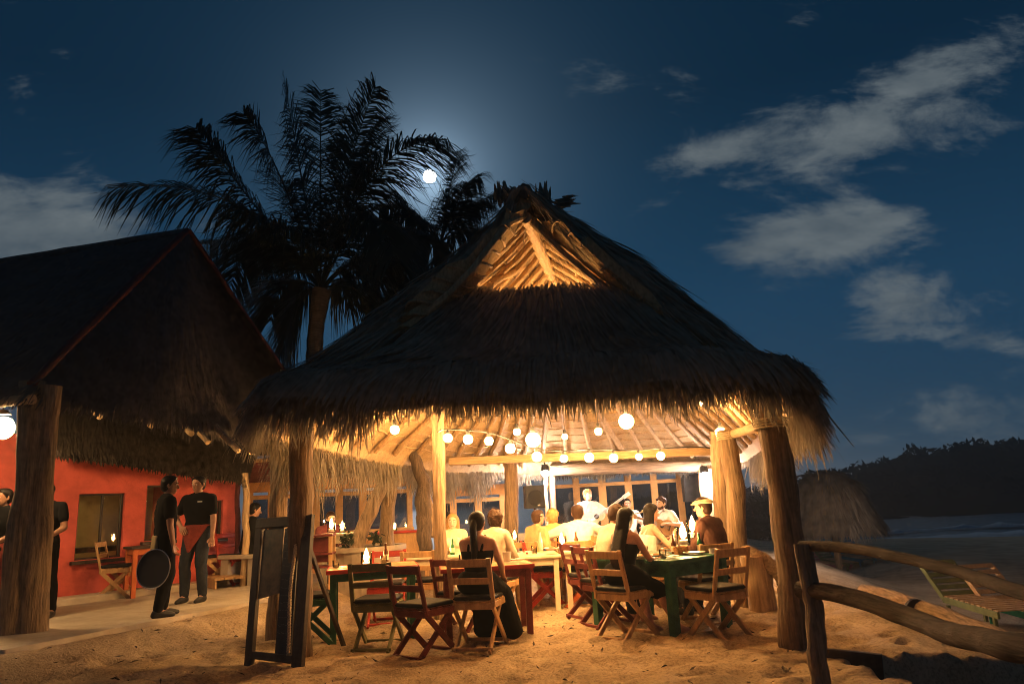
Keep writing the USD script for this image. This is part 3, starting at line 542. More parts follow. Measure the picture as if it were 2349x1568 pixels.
dl = (QL-PK)/np.linalg.norm(QL-PK); QF = PK+dl*7.0; EL = EC+dl*7.0
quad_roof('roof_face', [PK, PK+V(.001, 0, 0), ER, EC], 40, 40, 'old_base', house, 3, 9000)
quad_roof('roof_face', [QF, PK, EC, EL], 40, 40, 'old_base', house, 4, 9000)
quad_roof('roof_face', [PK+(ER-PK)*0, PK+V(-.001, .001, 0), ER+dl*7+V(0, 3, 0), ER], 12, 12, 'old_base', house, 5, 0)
obj('hip_cap', log([EC+V(0, 0, .02), (EC+PK)/2+V(0, -.0, .06), PK+V(0, 0, .06)], [.05, .06, .05], seed=2, jitter=.2), K['hip'], house)
obj('hip_cap', log([ER+V(0, 0, .02), (ER+PK)/2+V(0, 0, .05), PK+V(0, 0, .06)], [.05, .05], seed=3, jitter=.2), K['hip'], house)
obj('ridge_cap', log([PK+V(0, 0, .03), (PK+QF)/2+V(0, 0, .03), QF+V(0, 0, .03)], [.07, .07], seed=4, jitter=.25), K['old_thatch'], house)
obj('eave_log', log([EC+V(.06, -.02, -.16), EC+dl*3.5+V(0, 0, -.12)], [.06, .06], seed=6), K['pole'], house)
# wall with window openings
WL, WR = ground(60, 1370, .4)+V(-.5, -.35, 0), ground(541, 1330, .28); WL, WR = V(WL[0], WL[1], 0), V(WR[0], WR[1], 0)
wd = (WR-WL)/np.linalg.norm(WR-WL); wn = V(wd[1], -wd[0], 0); wlen = np.linalg.norm(WR-WL)
def on_wall(px, py):
    d = ray(px, py); t_ = ((WL-CAM) @ wn)/(d @ wn); p = CAM+d*t_; return (p-WL) @ wd, p[2]
holes = []
for (xa, ya, xb, yb) in ((182, 1132, 278, 1276), (338, 1112, 392, 1236), (476, 1147, 509, 1232)):
    s0, z1 = on_wall(xa, ya); s1, z0 = on_wall(xb, yb); s0b, _ = on_wall(xa, yb); holes.append((min(s0, s0b), s1, z0, z1))
def wall_with_holes(o, d, n, L, H, holes, th):
    """A wall as boxes round its openings (butted end to end)."""
    xsb = sorted({0, L}|{q for a in holes for q in a[:2]}); ms = []
    for a, b in zip(xsb[:-1], xsb[1:]):
        hs = [q for q in holes if q[0] <= a+1e-6 and q[1] >= b-1e-6]; zs = [(0, H)] if not hs else [(0, hs[0][2]), (hs[0][3], H)]
        for z0, z1 in zs:
            p = [o+d*a, o+d*b, o+d*b-n*th, o+d*a-n*th]; v = np.array([q+V(0, 0, z) for z in (z0, z1) for q in p])
            ms.append(trimesh.Trimesh(v, [(0, 1, 5), (0, 5, 4), (1, 2, 6), (1, 6, 5), (2, 3, 7), (2, 7, 6), (3, 0, 4), (3, 4, 7), (4, 5, 6), (4, 6, 7), (0, 2, 1), (0, 3, 2)], process=False))
    return cat_(ms)
holes.sort()
obj('wall', wall_with_holes(WL, wd, wn, wlen, 2.75, holes, .22), K['redwall'], house)
side = V(-wn[0], -wn[1], 0)
obj('wall', wall_with_holes(WR-wd*.22-wn*.22, side, wd, 3.5, 2.3, [], .22), K['redwall'], house, label='side wall facing the palapa')
# room behind the windows
rb = WL-wn*2.6
obj('room_wall', cat_([wall_with_holes(rb+wd*.1, wd, wn, wlen-.4, 2.7, [], .1), wall_with_holes(WL-wn*.24+wd*.1, -wn, wd, 2.4, 2.7, [], .1)]), K['room'], house)
obj('room_ceiling', bar(WL-wn*1.4+V(0, 0, 2.72)+wd*.1, WR-wn*1.4+V(0, 0, 2.72)-wd*.3, 2.4, .06), K['room'], house)
obj('room_floor', bar(WL-wn*1.4+V(0, 0, .3)+wd*.1, WR-wn*1.4+V(0, 0, .3)-wd*.3, 2.4, .06), K['concrete'], house)
for i, (a, b, z0, z1) in enumerate(holes):
    w = thing('x', '', '') if False else None
    fr_ = obj('window_frame', cat_([bar(WL+wd*a+V(0, 0, z0)-wn*.1, WL+wd*a+V(0, 0, z1)-wn*.1, .06, .07, up=wn), bar(WL+wd*b+V(0, 0, z0)-wn*.1, WL+wd*b+V(0, 0, z1)-wn*.1, .06, .07, up=wn), bar(WL+wd*a+V(0, 0, z1)-wn*.1, WL+wd*b+V(0, 0, z1)-wn*.1, .07, .06), bar(WL+wd*a+V(0, 0, z0+.0)-wn*.1, WL+wd*b+V(0, 0, z0)-wn*.1, .09, .06)]+([bar(WL+wd*(a*.45+b*.55)+V(0, 0, z0)-wn*.1, WL+wd*(a*.45+b*.55)+V(0, 0, z1)-wn*.1, .03, .05, up=wn)] if i == 0 else [])), K['dark'], house)
    obj('pane', bar(WL+wd*(a+b)/2+V(0, 0, z0)-wn*.1, WL+wd*(a+b)/2+V(0, 0, z1)-wn*.1, b-a, .006, up=wn), K['jar'], fr_)
    obj('sill', bar(WL+wd*(a-.06)+V(0, 0, z0-.035)+wn*.03, WL+wd*(b+.06)+V(0, 0, z0-.035)+wn*.03, .14, .05), K['dark'], house)
a, b, z0, z1 = holes[0]
lampc = WL+wd*(a*.6+b*.4)-wn*1.9+V(0, 0, z0+(z1-z0)*.80)
t = thing('room_lamp', 'small lamp shining inside the first window of the red house', 'lamp', loc=lampc)
obj('bulb', ball((0, 0, 0), .035, 2), emit('room_bulb', (1, .66, .25), 190), t, smooth=True); obj('shade', lathe([(.03, .10), (.11, .02), (.115, .02), (.035, .105)], 20), K['metal'], t)
obj('counter', bar(WL+wd*(a-.2)-wn*1.0+V(0, 0, z0+.12), WL+wd*(b+.5)-wn*1.0+V(0, 0, z0+.12), .5, .08), K['dark'], house)
obj('plinth', bar(WL+wn*.22+V(0, 0, .27), WR+wn*.22+V(0, 0, .27), .44, .16, ch=.02), K['concrete'], house)
_e0, _e1 = LA-_ld*.1-_ln*.46, LB+_ld*.3-_ln*.46
_c = [V(_e0[0], _e0[1]), V(_e1[0], _e1[1]), V(WR[0], WR[1])+wn[:2]*.43, V(WL[0], WL[1])+wn[:2]*.43, V(-9.5, 9.2), V(-9.0, 7.9)]
from shapely.geometry import Polygon
_sl = trimesh.creation.extrude_polygon(Polygon([tuple(q) for q in _c]).buffer(-.03).buffer(.03), .30, engine='earcut'); _sl.apply_translation((0, 0, -.046))
obj('terrace', _sl, K['concrete'], label='pale paved terrace before the red house', kind='structure')
# lean-to awning of straw over the wall
A0, A1, B1, B0 = at(108, 905, 11.5), at(600, 985, 13.6), at(570, 1099, 12.6), at(128, 1026, 10.4)
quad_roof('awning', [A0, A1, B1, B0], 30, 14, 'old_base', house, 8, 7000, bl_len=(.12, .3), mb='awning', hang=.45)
for k, (xa, ya, xb, yb) in enumerate([(100, 905, 118, 926), (215, 940, 230, 955), (330, 958, 348, 975), (418, 970, 438, 994), (442, 973, 477, 1014), (495, 978, 547, 1034), (550, 1000, 579, 1038), (583, 1000, 607, 1034)]):
    obj('rafter_end', log([at(xa, ya, 11.75-.22*(7-k)), at(xb, yb, 11.35-.22*(7-k))], [.05, .042], n=8, sides=9, seed=k), K['pole'], house)
post(556, 1340, 562, 1085, 12.5, 12.5, .07, .065, 'crooked branch post under the tip of the straw awning', 'pole', name='awning_post', seed=21, z0=.25, bend=(.05, 0))
post(546, 1330, 543, 1100, 12.9, 12.9, .055, .05, 'dark red corner post at the end of the red wall', 'maroon', name='corner_post', seed=22, z0=.25)
vp = thing('veranda_post', 'massive double-trunked timber post at the left edge of the terrace', 'post')
b1_, t1_ = at(27, 1440, 8.3), at(80, 895, 8.3); b2_, t2_ = at(70, 1440, 8.35), at(112, 905, 8.35)
obj('trunk', log([V(b1_[0], b1_[1], .1), (b1_+t1_)/2+V(.02, 0, 0), t1_+V(0, 0, .1)], [.165, .15, .14], n=34, sides=20, jitter=.14, seed=31, wob=.05), K['post'], vp, smooth=50)
obj('trunk', log([V(b2_[0], b2_[1], .1), (b2_+t2_)/2+V(-.02, 0, 0), t2_+V(0, 0, .1)], [.17, .15, .12], n=34, sides=20, jitter=.14, seed=32, wob=.05), K['post'], vp, smooth=50)

# ------------------------------------------------------------------ glazed walls along the sea side
def glazed(name, lb, Pa, Pb, posts, z0, z1, zt, mW, mF, header=True, pane=True, depth=.09, mull=.07):
    """Framed window wall from Pa to Pb (ground points); posts: pixel columns of the mullions, as distances along it."""
    t = thing(name, lb, 'window wall'); d = (Pb-Pa); L_ = np.linalg.norm(d); d = d/L_; n = V(d[1], -d[0], 0)
    obj('lower_wall', bar(Pa+V(0, 0, (z0-.04)/2-.1), Pb+V(0, 0, (z0-.04)/2-.1), .14, z0+.16), K[mW], t)
    obj('sill', bar(Pa+n*.05+V(0, 0, z0), Pb+n*.05+V(0, 0, z0), .24, .06), K[mF], t)
    if header: obj('header', bar(Pa+V(0, 0, (z1+zt)/2+.05), Pb+V(0, 0, (z1+zt)/2+.05), .12, zt-z1-.1), K[mW], t)
    obj('head_rail', bar(Pa+n*.012+V(0, 0, z1), Pb+n*.012+V(0, 0, z1), depth+.02, .08), K[mF], t)
    for s, w in posts: obj('mullion', bar(Pa+d*s+n*.004+V(0, 0, z0+.03), Pa+d*s+n*.004+V(0, 0, zt-.02), w, depth, up=n), K[mF], t)
    ss = [q[0] for q in posts]
    for a, b in zip(ss[:-1], ss[1:]):
        if pane: obj('pane', bar(Pa+d*(a+b)/2-n*.02+V(0, 0, z0+.03), Pa+d*(a+b)/2-n*.02+V(0, 0, z1-.04), b-a-mull*.4, .008, up=n, ch=.001), K['glass'], t)
    return t
def cols(Pa, Pb, list_):
    d = (Pb-Pa)/np.linalg.norm(Pb-Pa); n = V(d[1], -d[0], 0); out = []
    for a, b, y in list_:
        q = []
        for px in (a, b):
            r_ = ray(px, y); q.append(((CAM+r_*(((Pa-CAM) @ n)/(r_ @ n))-Pa) @ d))
        out.append(((q[0]+q[1])/2, abs(q[1]-q[0])))
    return out
Pa, Pb = at(570, 1150, 14.6), at(945, 1150, 15.6); Pa[2] = Pb[2] = 0
zt = at(760, 1090, 15.1)[2]; z1 = at(800, 1131, 15.2)[2]; z0 = at(800, 1219, 15.2)[2]
glazed('window_wall', 'ochre window wall behind the forked tree trunk, left of the palapa', Pa, Pb, cols(Pa, Pb, [(570, 580, 1160), (614, 626, 1160), (716, 733, 1160), (769, 786, 1160), (823, 840, 1160), (880, 902, 1160), (933, 945, 1160)]), z0, z1, zt, 'ochre', 'ochre_wood')
Pa2, Pb2 = at(1012, 1150, 16.2), at(1162, 1150, 16.4); Pa2[2] = Pb2[2] = 0
glazed('window_wall', 'ochre window wall with two panes left of the stage loudspeaker', Pa2, Pb2, cols(Pa2, Pb2, [(1012, 1020, 1170), (1032, 1047, 1170), (1089, 1105, 1170), (1146, 1161, 1170)]), at(1090, 1232, 16.3)[2], at(1090, 1146, 16.3)[2], at(1090, 1112, 16.3)[2], 'ochre', 'ochre_wood')
Pa3, Pb3 = at(1252, 1150, 17.2), at(1606, 1150, 17.2); Pa3[2] = Pb3[2] = 0
glazed('window_wall', 'wood framed window wall at the back of the stage', Pa3, Pb3, cols(Pa3, Pb3, [(1262, 1273, 1170), (1317, 1332, 1170), (1376, 1393, 1170), (1437, 1453, 1170), (1497, 1512, 1170), (1557, 1571, 1170), (1600, 1606, 1170)]), at(1420, 1238, 17.2)[2], at(1420, 1108, 17.2)[2], at(1420, 1088, 17.2)[2], 'ochre', 'ochre_wood', header=False)
obj('stage_floor', bar(at(1262, 1200, 15.2)*V(1, 1, 0)+V(0, .9, .02), at(1640, 1200, 15.0)*V(1, 1, 0)+V(0, .9, .02), 3.6, .16, ch=.01), K['dark'], label='low dark wooden platform under the band', kind='structure')
# dark red boarded soffit over the left window wall
s_ = thing('red_soffit', 'dark red boarded lean-to roof above the left window wall', 'roof')
q0, q1, q2, q3 = at(705, 1050, 13.9), at(812, 1040, 14.2), at(830, 1085, 15.0), at(705, 1092, 14.7)
e0 = q0+(q0-q1)*1.7
for k in range(9):
    f0, f1 = k/9+.004, (k+1)/9-.004; a = q0+(q3-q0)*((f0+f1)/2); b = q1+V(.9, .2, 0)+(q2+V(1.2, .2, 0)-q1-V(.9, .2, 0))*((f0+f1)/2)
    obj('board', bar(a-(q1-q0)*1.3, b, .03, np.linalg.norm(q3-q0)/9*.96, up=(q3-q0)), K['maroon'], s_)
obj('fascia', bar(q0-(q1-q0)*1.3+V(0, -.1, .03), q1+V(0, -.1, .03), .05, .07), K['natural'], s_)
obj('brace', log([at(728, 1055, 13.7), at(768, 1088, 14.4)], [.05, .05], seed=4), K['dark'], s_)
t = thing('wall_lamp', 'pale square lamp shade under the red soffit beside the forked trunk', 'lamp', loc=at(817, 1068, 14.0)); obj('shade', box((0, 0, 0), (.26, .2, .2)), K['pale'], t); obj('bracket', tube([(0, .1, 0), (0, .35, .1)], .015, 6), K['dark'], t)

# ------------------------------------------------------------------ forked trunk, planter, tree
ft = thing('forked_tree', 'bare forked tree trunk rising out of a pale planter', 'tree')
jn = at(893, 1080, 11.8)
obj('trunk', log([at(820, 1262, 11.6), at(848, 1170, 11.7), jn, at(905, 1020, 12.0)], [.115, .11, .10, .09], n=26, sides=14, seed=41, wob=.05), K['post'], ft, smooth=50)
obj('limb', log([at(888, 1262, 11.9), at(889, 1180, 11.9), at(895, 1090, 11.85), at(888, 1030, 12.1)], [.115, .11, .10, .08], n=26, sides=14, seed=42, wob=.05), K['post'], ft, smooth=50)
pl = thing('planter', 'pale planter box at the foot of the forked trunk', 'planter', loc=V(*(at(845, 1300, 11.8)[:2]), 0)); hp = at(845, 1258, 11.8)[2]
obj('box', m3.Manifold.batch_hull([m3.Manifold.cylinder(hp, .5, .56, 24)]), K['concrete'], pl); obj('rim', lathe([(.50, hp-.02), (.60, hp-.02), (.60, hp+.05), (.50, hp+.05), (.50, hp-.02)], 24), K['concrete'], pl); obj('soil', m3.Manifold.cylinder(.02, .5, .5, 20).translate((0, 0, hp)), K['dark'], pl)
for i, (x, y, lb) in enumerate([(795, 1225, 'small leafy plant left of the forked trunk'), (858, 1232, 'small leafy plant between the two forked trunks')]):
    c = at(x, y, 11.6); t = thing('potted_plant', lb, 'plant', loc=V(c[0], c[1], hp)); obj('leaves', leaf_clumps(rng.normal(size=(5, 3))*.05+V(0, 0, .12), np.full(5, .08), 14, .055, 70+i), K['bush'], t); obj('stem', tube([(0, 0, 0), (.01, .02, .22)], .012, 6), K['trunk'], t)
st2 = thing('twisted_tree', 'dark twisted tree trunk left of the slim bright post', 'tree')
obj('trunk', log([at(978, 1262, 11.2), at(972, 1180, 11.3), at(966, 1100, 11.4), at(955, 1040, 11.5)], [.10, .12, .11, .09], n=26, sides=14, seed=51, wob=.06), K['darkpost'], st2, smooth=50)
obj('limb', log([at(992, 1230, 11.3), at(985, 1160, 11.4), at(962, 1075, 11.5)], [.06, .06, .05], n=20, sides=10, seed=52, wob=.05), K['post'], st2, smooth=50)

# ------------------------------------------------------------------ palms
def frond(base, mid, tip, nleaf, llen, seed, droop=.75, stem_r=.035, wid=.040, vee=.12):
    r = np.random.default_rng(seed); t_ = np.linspace(0, 1, 40)[:, None]
    c = base*(1-t_)**2+(2*mid-.5*(base+tip))*2*t_*(1-t_)+tip*t_**2
    rach = tube(c, np.linspace(stem_r, .006, 40), 6)
    s = np.sort(r.uniform(.16, .995, nleaf)); k = s*39; i = np.minimum(k.astype(int), 38); fr2 = (k-i)[:, None]
    p = c[i]*(1-fr2)+c[i+1]*fr2; tg = c[i+1]-c[i]; tg /= np.linalg.norm(tg, axis=1, keepdims=True)
    sd = np.cross(tg, V(0, 0, 1)); sd /= np.linalg.norm(sd, axis=1, keepdims=True)+1e-9; up = np.cross(sd, tg)
    ms = []
    for sg in (-1, 1):
        d = tg*(.55+.5*s[:, None])+sd*sg+up*vee*r.uniform(.4, 1.3, (nleaf, 1))+r.normal(size=p.shape)*.10; d /= np.linalg.norm(d, axis=1, keepdims=True)
        L_ = llen*(.35+1.0*np.sin(np.pi*np.clip(s*.88+.08, 0, 1))**.8)*r.uniform(.75, 1.12, nleaf)
        rows = []
        nrm = np.cross(d, tg); nrm /= np.linalg.norm(nrm, axis=1, keepdims=True)+1e-9; wv = np.cross(nrm, d)
        for q, w in ((0, .55), (.35, 1.0), (.7, .75), (1.0, .08)):
            cc = p+d*(L_*q)[:, None]; cc[:, 2] -= droop*L_*q**2*r.uniform(.6, 1.3, nleaf)
            rows += [cc-wv*wid*.5*w, cc+wv*wid*.5*w]
        v = np.stack(rows, 1).reshape(-1, 3); b = np.arange(nleaf)*8
        ms.append(trimesh.Trimesh(v, np.concatenate([np.stack([b+o, b+o+1, b+o+3], 1) for o in (0, 2, 4)]+[np.stack([b+o, b+o+3, b+o+2], 1) for o in (0, 2, 4)]), process=False))
    return rach, cat_(ms)
def palm(lb, crown, trunk_px, Y0, fronds, seed, llen, nleaf):
    t = thing('palm_tree', lb, 'palm tree'); C0 = at(*crown, Y0)
    tp = [at(x, y, Y0) for x, y in trunk_px]; tp[0] = V(tp[0][0], tp[0][1], -.2); n = 60
    pp = path(tp+[C0], n); rr = np.linspace(.26, .17, n)+.018*np.abs(np.sin(np.linspace(0, 60, n))); rr[-8:] += np.linspace(0, .09, 8)
    obj('trunk', tube(pp, rr, 14, .08, seed), K['trunk'], t, smooth=40)
    for i, (mx, my, tx, ty, dy1, dy2) in enumerate(fronds):
        ra, le = frond(C0, at(mx, my, Y0+dy1), at(tx, ty, Y0+dy2), nleaf, llen, seed*100+i)
        f_ = obj('frond', le, K['leaf'], t); obj('rachis', ra, K['trunk'] if False else K['leaf'], f_)
palm('large coconut palm with wide fronds left of the moon', (735, 665), [(715, 1000), (718, 900), (722, 790), (728, 720)], 17.0,
     [(540, 470, 262, 432, -.6, -1.6), (560, 440, 447, 292, -.5, -1.5), (640, 400, 560, 262, .5, 0), (690, 400, 652, 190, -.4, -.6), (735, 400, 735, 205, .6, .8), (795, 400, 862, 196, -.4, -.8), (820, 430, 878, 270, .8, 1.5), (858, 400, 1025, 322, -.6, -1.4), (880, 560, 985, 560, 1.0, 2.2),
      (850, 590, 1000, 640, .3, .6), (840, 500, 905, 590, -.6, -1.6), (640, 560, 470, 560, .8, 2.0), (600, 560, 530, 655, 1.0, 2.2), (660, 650, 620, 740, .2, .4), (690, 680, 655, 775, -.3, -.5), (810, 660, 900, 715, .6, 1.0), (830, 640, 990, 700, 1.2, 2.4), (770, 480, 810, 260, 1.2, 2.4), (680, 560, 540, 480, -1.0, -2.2)], 11, 1.25, 150)
palm('smaller coconut palm in front of the moon, behind the palapa peak', (1010, 560), [(1010, 1000), (1012, 800), (1012, 650)], 22.0,
     [(940, 480, 890, 430, 0, .5), (1030, 440, 1052, 348, 0, .3), (1050, 450, 1098, 405, .2, .5), (1070, 490, 1140, 440, 0, .5), (940, 480, 870, 480, 0, .5), (1070, 530, 1150, 560, .5, 1), (930, 540, 880, 640, 0, .6), (960, 600, 930, 700, 0, 0), (1050, 600, 1080, 660, 0, .5), (985, 640, 990, 720, -.5, -1), (950, 500, 860, 560, 1, 2), (1050, 480, 1110, 470, 1, 2.4), (1040, 480, 1075, 420, -1.2, -2.4), (960, 540, 900, 520, -1, -2)], 12, 1.1, 130)
# ------------------------------------------------------------------ chairs and tables
def chair_proto(key, frame_m, cushion='cushion'):
    """Folding chair facing +y, standing at the origin: crossed legs at both sides, slatted back, black cushion."""
    k = klass('folding_chair_'+key+'_class'); m = K[frame_m]; W2, D2 = .205, .20
    def part(n, ms, mm=m, lb=None): return obj(n, cat_(ms) if isinstance(ms, list) else ms, mm, k)
    for s in (-1, 1):
        x = s*W2
        part('back_post', bar((x, -D2+.03, .40), (x, -D2-.085, .86), .045, .026, up=(0, 1, .2)))
        part('leg', bar((x-s*.003, -D2+.02, .41), (x-s*.003, D2+.05, 0), .026, .055, up=(0, 1, 1)))
        part('leg', bar((x-s*.032, D2-.0, .41), (x-s*.032, -D2-.06, 0), .026, .055, up=(0, -1, 1)))
        part('side_rail', bar((x, -D2, .415), (x, D2+.01, .415), .028, .06))
    part('back_slat', bar((-W2-.02, -D2-.072, .815), (W2+.02, -D2-.072, .815), .018, .075))
    part('back_slat', bar((-W2+.01, -D2-.035, .645), (W2-.01, -D2-.035, .645), .018, .06))
    part('front_rail', bar((-W2+.016, D2, .41), (W2-.016, D2, .41), .022, .055)); part('rear_rail', bar((-W2+.016, -D2+.02, .405), (W2-.016, -D2+.02, .405), .022, .06))
    part('foot_bar', bar((-W2, D2+.03, .035), (W2, D2+.03, .035), .03, .03)); part('foot_bar', bar((-W2, -D2-.045, .03), (W2, -D2-.045, .03), .03, .03))
    for j in range(5): part('seat_slat', bar((-W2, -D2+.04+j*.085, .452), (W2, -D2+.04+j*.085, .452), .07, .014))
    hull = m3.Manifold.batch_hull([m3.Manifold.sphere(.022, 12).translate((sx*(W2-.012), sy*(D2-.012)+.005, .484)) for sx in (-1, 1) for sy in (-1, 1)])
    obj('cushion', hull, K[cushion], k, smooth=40)
    return k
CHAIRS = {k: chair_proto(k, m) for k, m in dict(natural='natural', red='red', green='green', olive='olive', maroon='maroon', orange='orange').items()}
def chair(kind, lb, x, y, yaw, z=None, tilt=None, grp=None):
    return copy(CHAIRS[kind], 'folding_chair', lb, 'chair', 'folding wooden chairs around the tables', (x, y, (float(h(x, y)) if z is None else z)-.015), -yaw, tilt)
chair('green', 'dark green folding chair at the far left end of the green-legged table', -2.36, 8.25, 82)
chair('olive', 'olive green folding chair with its back to us in front of the candle', -1.53, 7.82, 6)
chair('maroon', 'dark red folding chair turned sideways in the front row', -.99, 7.36, 38)
C_PONY, C_HAIR, C_GR = (-.47, 7.52, 14), (.99, 7.60, 46), (1.86, 7.36, -30)
chair('natural', 'light wooden folding chair carrying the ponytailed woman', *C_PONY)
chair('natural', 'light wooden folding chair under the woman with waist-long hair', *C_HAIR)
chair('natural', 'empty light wooden folding chair at the front corner of the green table', *C_GR)
chair('maroon', 'dark red folding chair leaning at the cream table, beside the long-haired woman', .80, 9.0, 62)
chair('red', 'red folding chair under the left part of the cream table', .28, 10.22, 84)
chair('orange', 'bright orange-red folding chair right of the cream table leg', .78, 9.98, 96)
chair('red', 'red folding chair on the far side of the green-legged table, facing us', -1.72, 9.35, 176)
chair('natural', 'light folding chair with a broad back at the small cream table, left', -1.32, 9.72, 4)
chair('red', 'red folding chair beneath the small cream table', -.86, 10.45, -75)
chair('natural', 'light folding chair behind the man in the white T-shirt', .72, 10.25, 4)
chair('natural', 'light folding chair just right of the one behind the white T-shirt', 1.12, 10.3, -6)
chair('natural', 'light folding chair of the man with the headband', .12, 10.55, 24)
chair('natural', 'pale folding chair with triangular leg braces under the green table', 1.74, 9.7, 80)
chair('natural', 'light folding chair at the back of the man in the flat cap', 2.02, 8.42, -22)
chair('natural', 'light folding chair in front of the red wall window', -6.30, 11.55, 78, z=.268)
chair('natural', 'light folding stool with crossed legs right of the waiters', -5.35, 12.95, 60, z=.268)
chair('red', 'bright red folding chair beside the man seated in black', -4.98, 12.85, 120, z=.268)
chair('maroon', 'dark red folding chair just left of the ponytailed woman', -.72, 8.55, 30)

def table(lb, c, rot, sx, sy, hh, top_m, leg_m, grp=None, apron=.09, leg=.065, z=None, edge=None):
    z0 = float(h(c[0], c[1])) if z is None else z
    t = thing('table', lb, 'table', grp, (c[0], c[1], z0), rot)
    n = 4
    for k in range(n):
        y = -sy/2+sy*(k+.5)/n; obj('plank', bar((-sx/2, y, hh-.018), (sx/2, y, hh-.018), sy/n-.004, .036, ch=.006), K[top_m], t)
    if edge:
        for s in (-1, 1):
            obj('edge_band', bar((-sx/2-.006, s*(sy/2+.006), hh-.02), (sx/2+.006, s*(sy/2+.006), hh-.02), .013, .045), K[edge], t); obj('edge_band', bar((s*(sx/2+.006), -sy/2, hh-.02), (s*(sx/2+.006), sy/2, hh-.02), .013, .045), K[edge], t)
    for s in (-1, 1):
        obj('apron', bar((-sx/2+.05, s*(sy/2-.05), hh-.036-apron/2), (sx/2-.05, s*(sy/2-.05), hh-.036-apron/2), .024, apron), K[leg_m], t)
        obj('apron', bar((s*(sx/2-.05), -sy/2+.063, hh-.036-apron/2), (s*(sx/2-.05), sy/2-.063, hh-.036-apron/2), .024, apron), K[leg_m], t)
        for q in (-1, 1): obj('leg', bar((s*(sx/2-.065), q*(sy/2-.065), -.06), (s*(sx/2-.06), q*(sy/2-.06), hh-.037), leg, leg, up=(0, 1, 0)), K[leg_m], t)
    return t
table('red-topped table with dark green legs, candle in its middle', (-1.73, 8.55), 12, .98, .70, .735, 'honey', 'green', edge='red')
table('dark red table with slim maroon legs before the ponytailed woman', (-.42, 8.22), 8, .98, .58, .72, 'honey', 'maroon', edge='red')
table('small cream table with a candle, behind the dark red table', (-1.22, 10.35), -2, .80, .72, .735, 'pale', 'pale')
table('cream table in the centre, in front of the man in the white T-shirt', (.16, 9.98), 3, .60, .85, .735, 'pale', 'pale')
table('cream table joined to the right of the central cream table', (.80, 10.02), 3, .62, .85, .728, 'pale', 'pale')
gu, gv = V(math.cos(math.radians(36)), math.sin(math.radians(36))), V(-math.sin(math.radians(36)), math.cos(math.radians(36)))
GC = V(1.44, 7.42)+gu*.46+gv*.62
table('green table with plates and lanterns on the right', GC, 36, .92, 1.24, .735, 'green', 'green', apron=.13, leg=.085)
table('orange-red side table beside the waiter, in front of the red wall', (-5.92, 11.72), 40, .62, .6, .74, 'dark', 'orange', z=.268)
# high tables and shelves at the back left
table('high cream bar table with two candles behind the menu board', at(790, 1225, 12.2)[:2]-V(.1, 0), 6, .62, .55, at(790, 1222, 12.0)[2], 'pale', 'pale', apron=.12, z=0)
table('high red-panelled bar table right of the forked trunk', at(922, 1225, 13.2)[:2], 4, 1.0, .55, at(922, 1217, 13.0)[2], 'red', 'natural', apron=.34, z=0)
t = thing('shelf_unit', 'dark red open shelf unit between the menu board and the high cream table', 'shelf', loc=V(*at(730, 1250, 11.0)[:2], 0), rot=6); zt_ = at(730, 1224, 11.0)[2]
for s in (-1, 1):
    for q in (-1, 1): obj('upright', bar((s*.2, q*.16, -.05), (s*.2, q*.16, zt_), .05, .05, up=(0, 1, 0)), K['natural'], t)
for z_ in (.25, .6, zt_-.28, zt_-.02): obj('shelf', bar((-.23, 0, z_), (.23, 0, z_), .38, .03), K['maroon'], t)
obj('back_panel', bar((-.17, .15, (zt_+.6)/2), (.17, .15, (zt_+.6)/2), .015, zt_-.7), K['maroon'], t)
t = thing('stone_bench', 'pale block bench under the man seated in black', 'bench', loc=(-4.72, 12.62, .25), rot=-24)
obj('seat', bar((-.42, 0, .47), (.42, 0, .47), .42, .07, ch=.012), K['concrete'], t)
for s in (-1, 1): obj('support', bar((s*.3, -.17, .215), (s*.3, .17, .215), .16, .43, ch=.015), K['concrete'], t)
t = thing('step', 'wooden step in front of the stools by the red wall', 'step', loc=(-5.15, 12.62, .25), rot=-52); 
for k in range(3): obj('plank', bar((-.55, -.16+.16*k, .16), (.55, -.16+.16*k, .16), .15, .04), K['natural'], t)
obj('riser', bar((-.53, -.2, .07), (.53, -.2, .07), .03, .13), K['natural'], t)

# ------------------------------------------------------------------ tableware and candles
def tz(c, z=.735): return float(h(c[0], c[1]))+z
def candle(x, y, Yb, lb, s=1.0, zt=None):
    c = at(x, y, Yb); t = thing('candle', lb, 'candle', loc=(c[0], c[1], c[2]-.085*s))
    obj('glass_jar', lathe([(.001, 0), (.040*s, 0), (.047*s, .02*s), (.047*s, .13*s), (.044*s, .13*s), (.044*s, .022*s), (.001, .012)], 20), K['jar'], t, smooth=40)
    obj('wax', lathe([(.001, .014), (.036*s, .014), (.036*s, .04*s), (.001, .038*s)], 16), K['white'], t)
    obj('flame', lathe([(.001, .045*s), (.019*s, .062*s), (.024*s, .085*s), (.016*s, .115*s), (.001, .16*s)], 14), K['flame'], t, smooth=True)
candle(840, 1277, 8.6, 'candle in a glass jar on the green-legged table', 1.35)
candle(760, 1203, 12.1, 'larger of the two candles on the high cream table', 1.4); candle(785, 1207, 12.2, 'smaller right candle on the high cream table', 1.15)
candle(1011, 1252, 10.2, 'candle on the small cream table beside the slim bright post', 1.45)
candle(1180, 1228, 10.9, 'small candle on the table between curly hair and headband diner', 1.0)
candle(1288, 1240, 10.0, 'candle on the cream table in front of the white T-shirt', 1.45)
candle(1566, 1222, 8.35, 'left of the two bright candles on the green table', 1.6); candle(1588, 1206, 8.6, 'right of the two bright candles on the green table', 1.6)
candle(905, 1207, 13.0, 'small candle on the red-panelled bar table', .9)
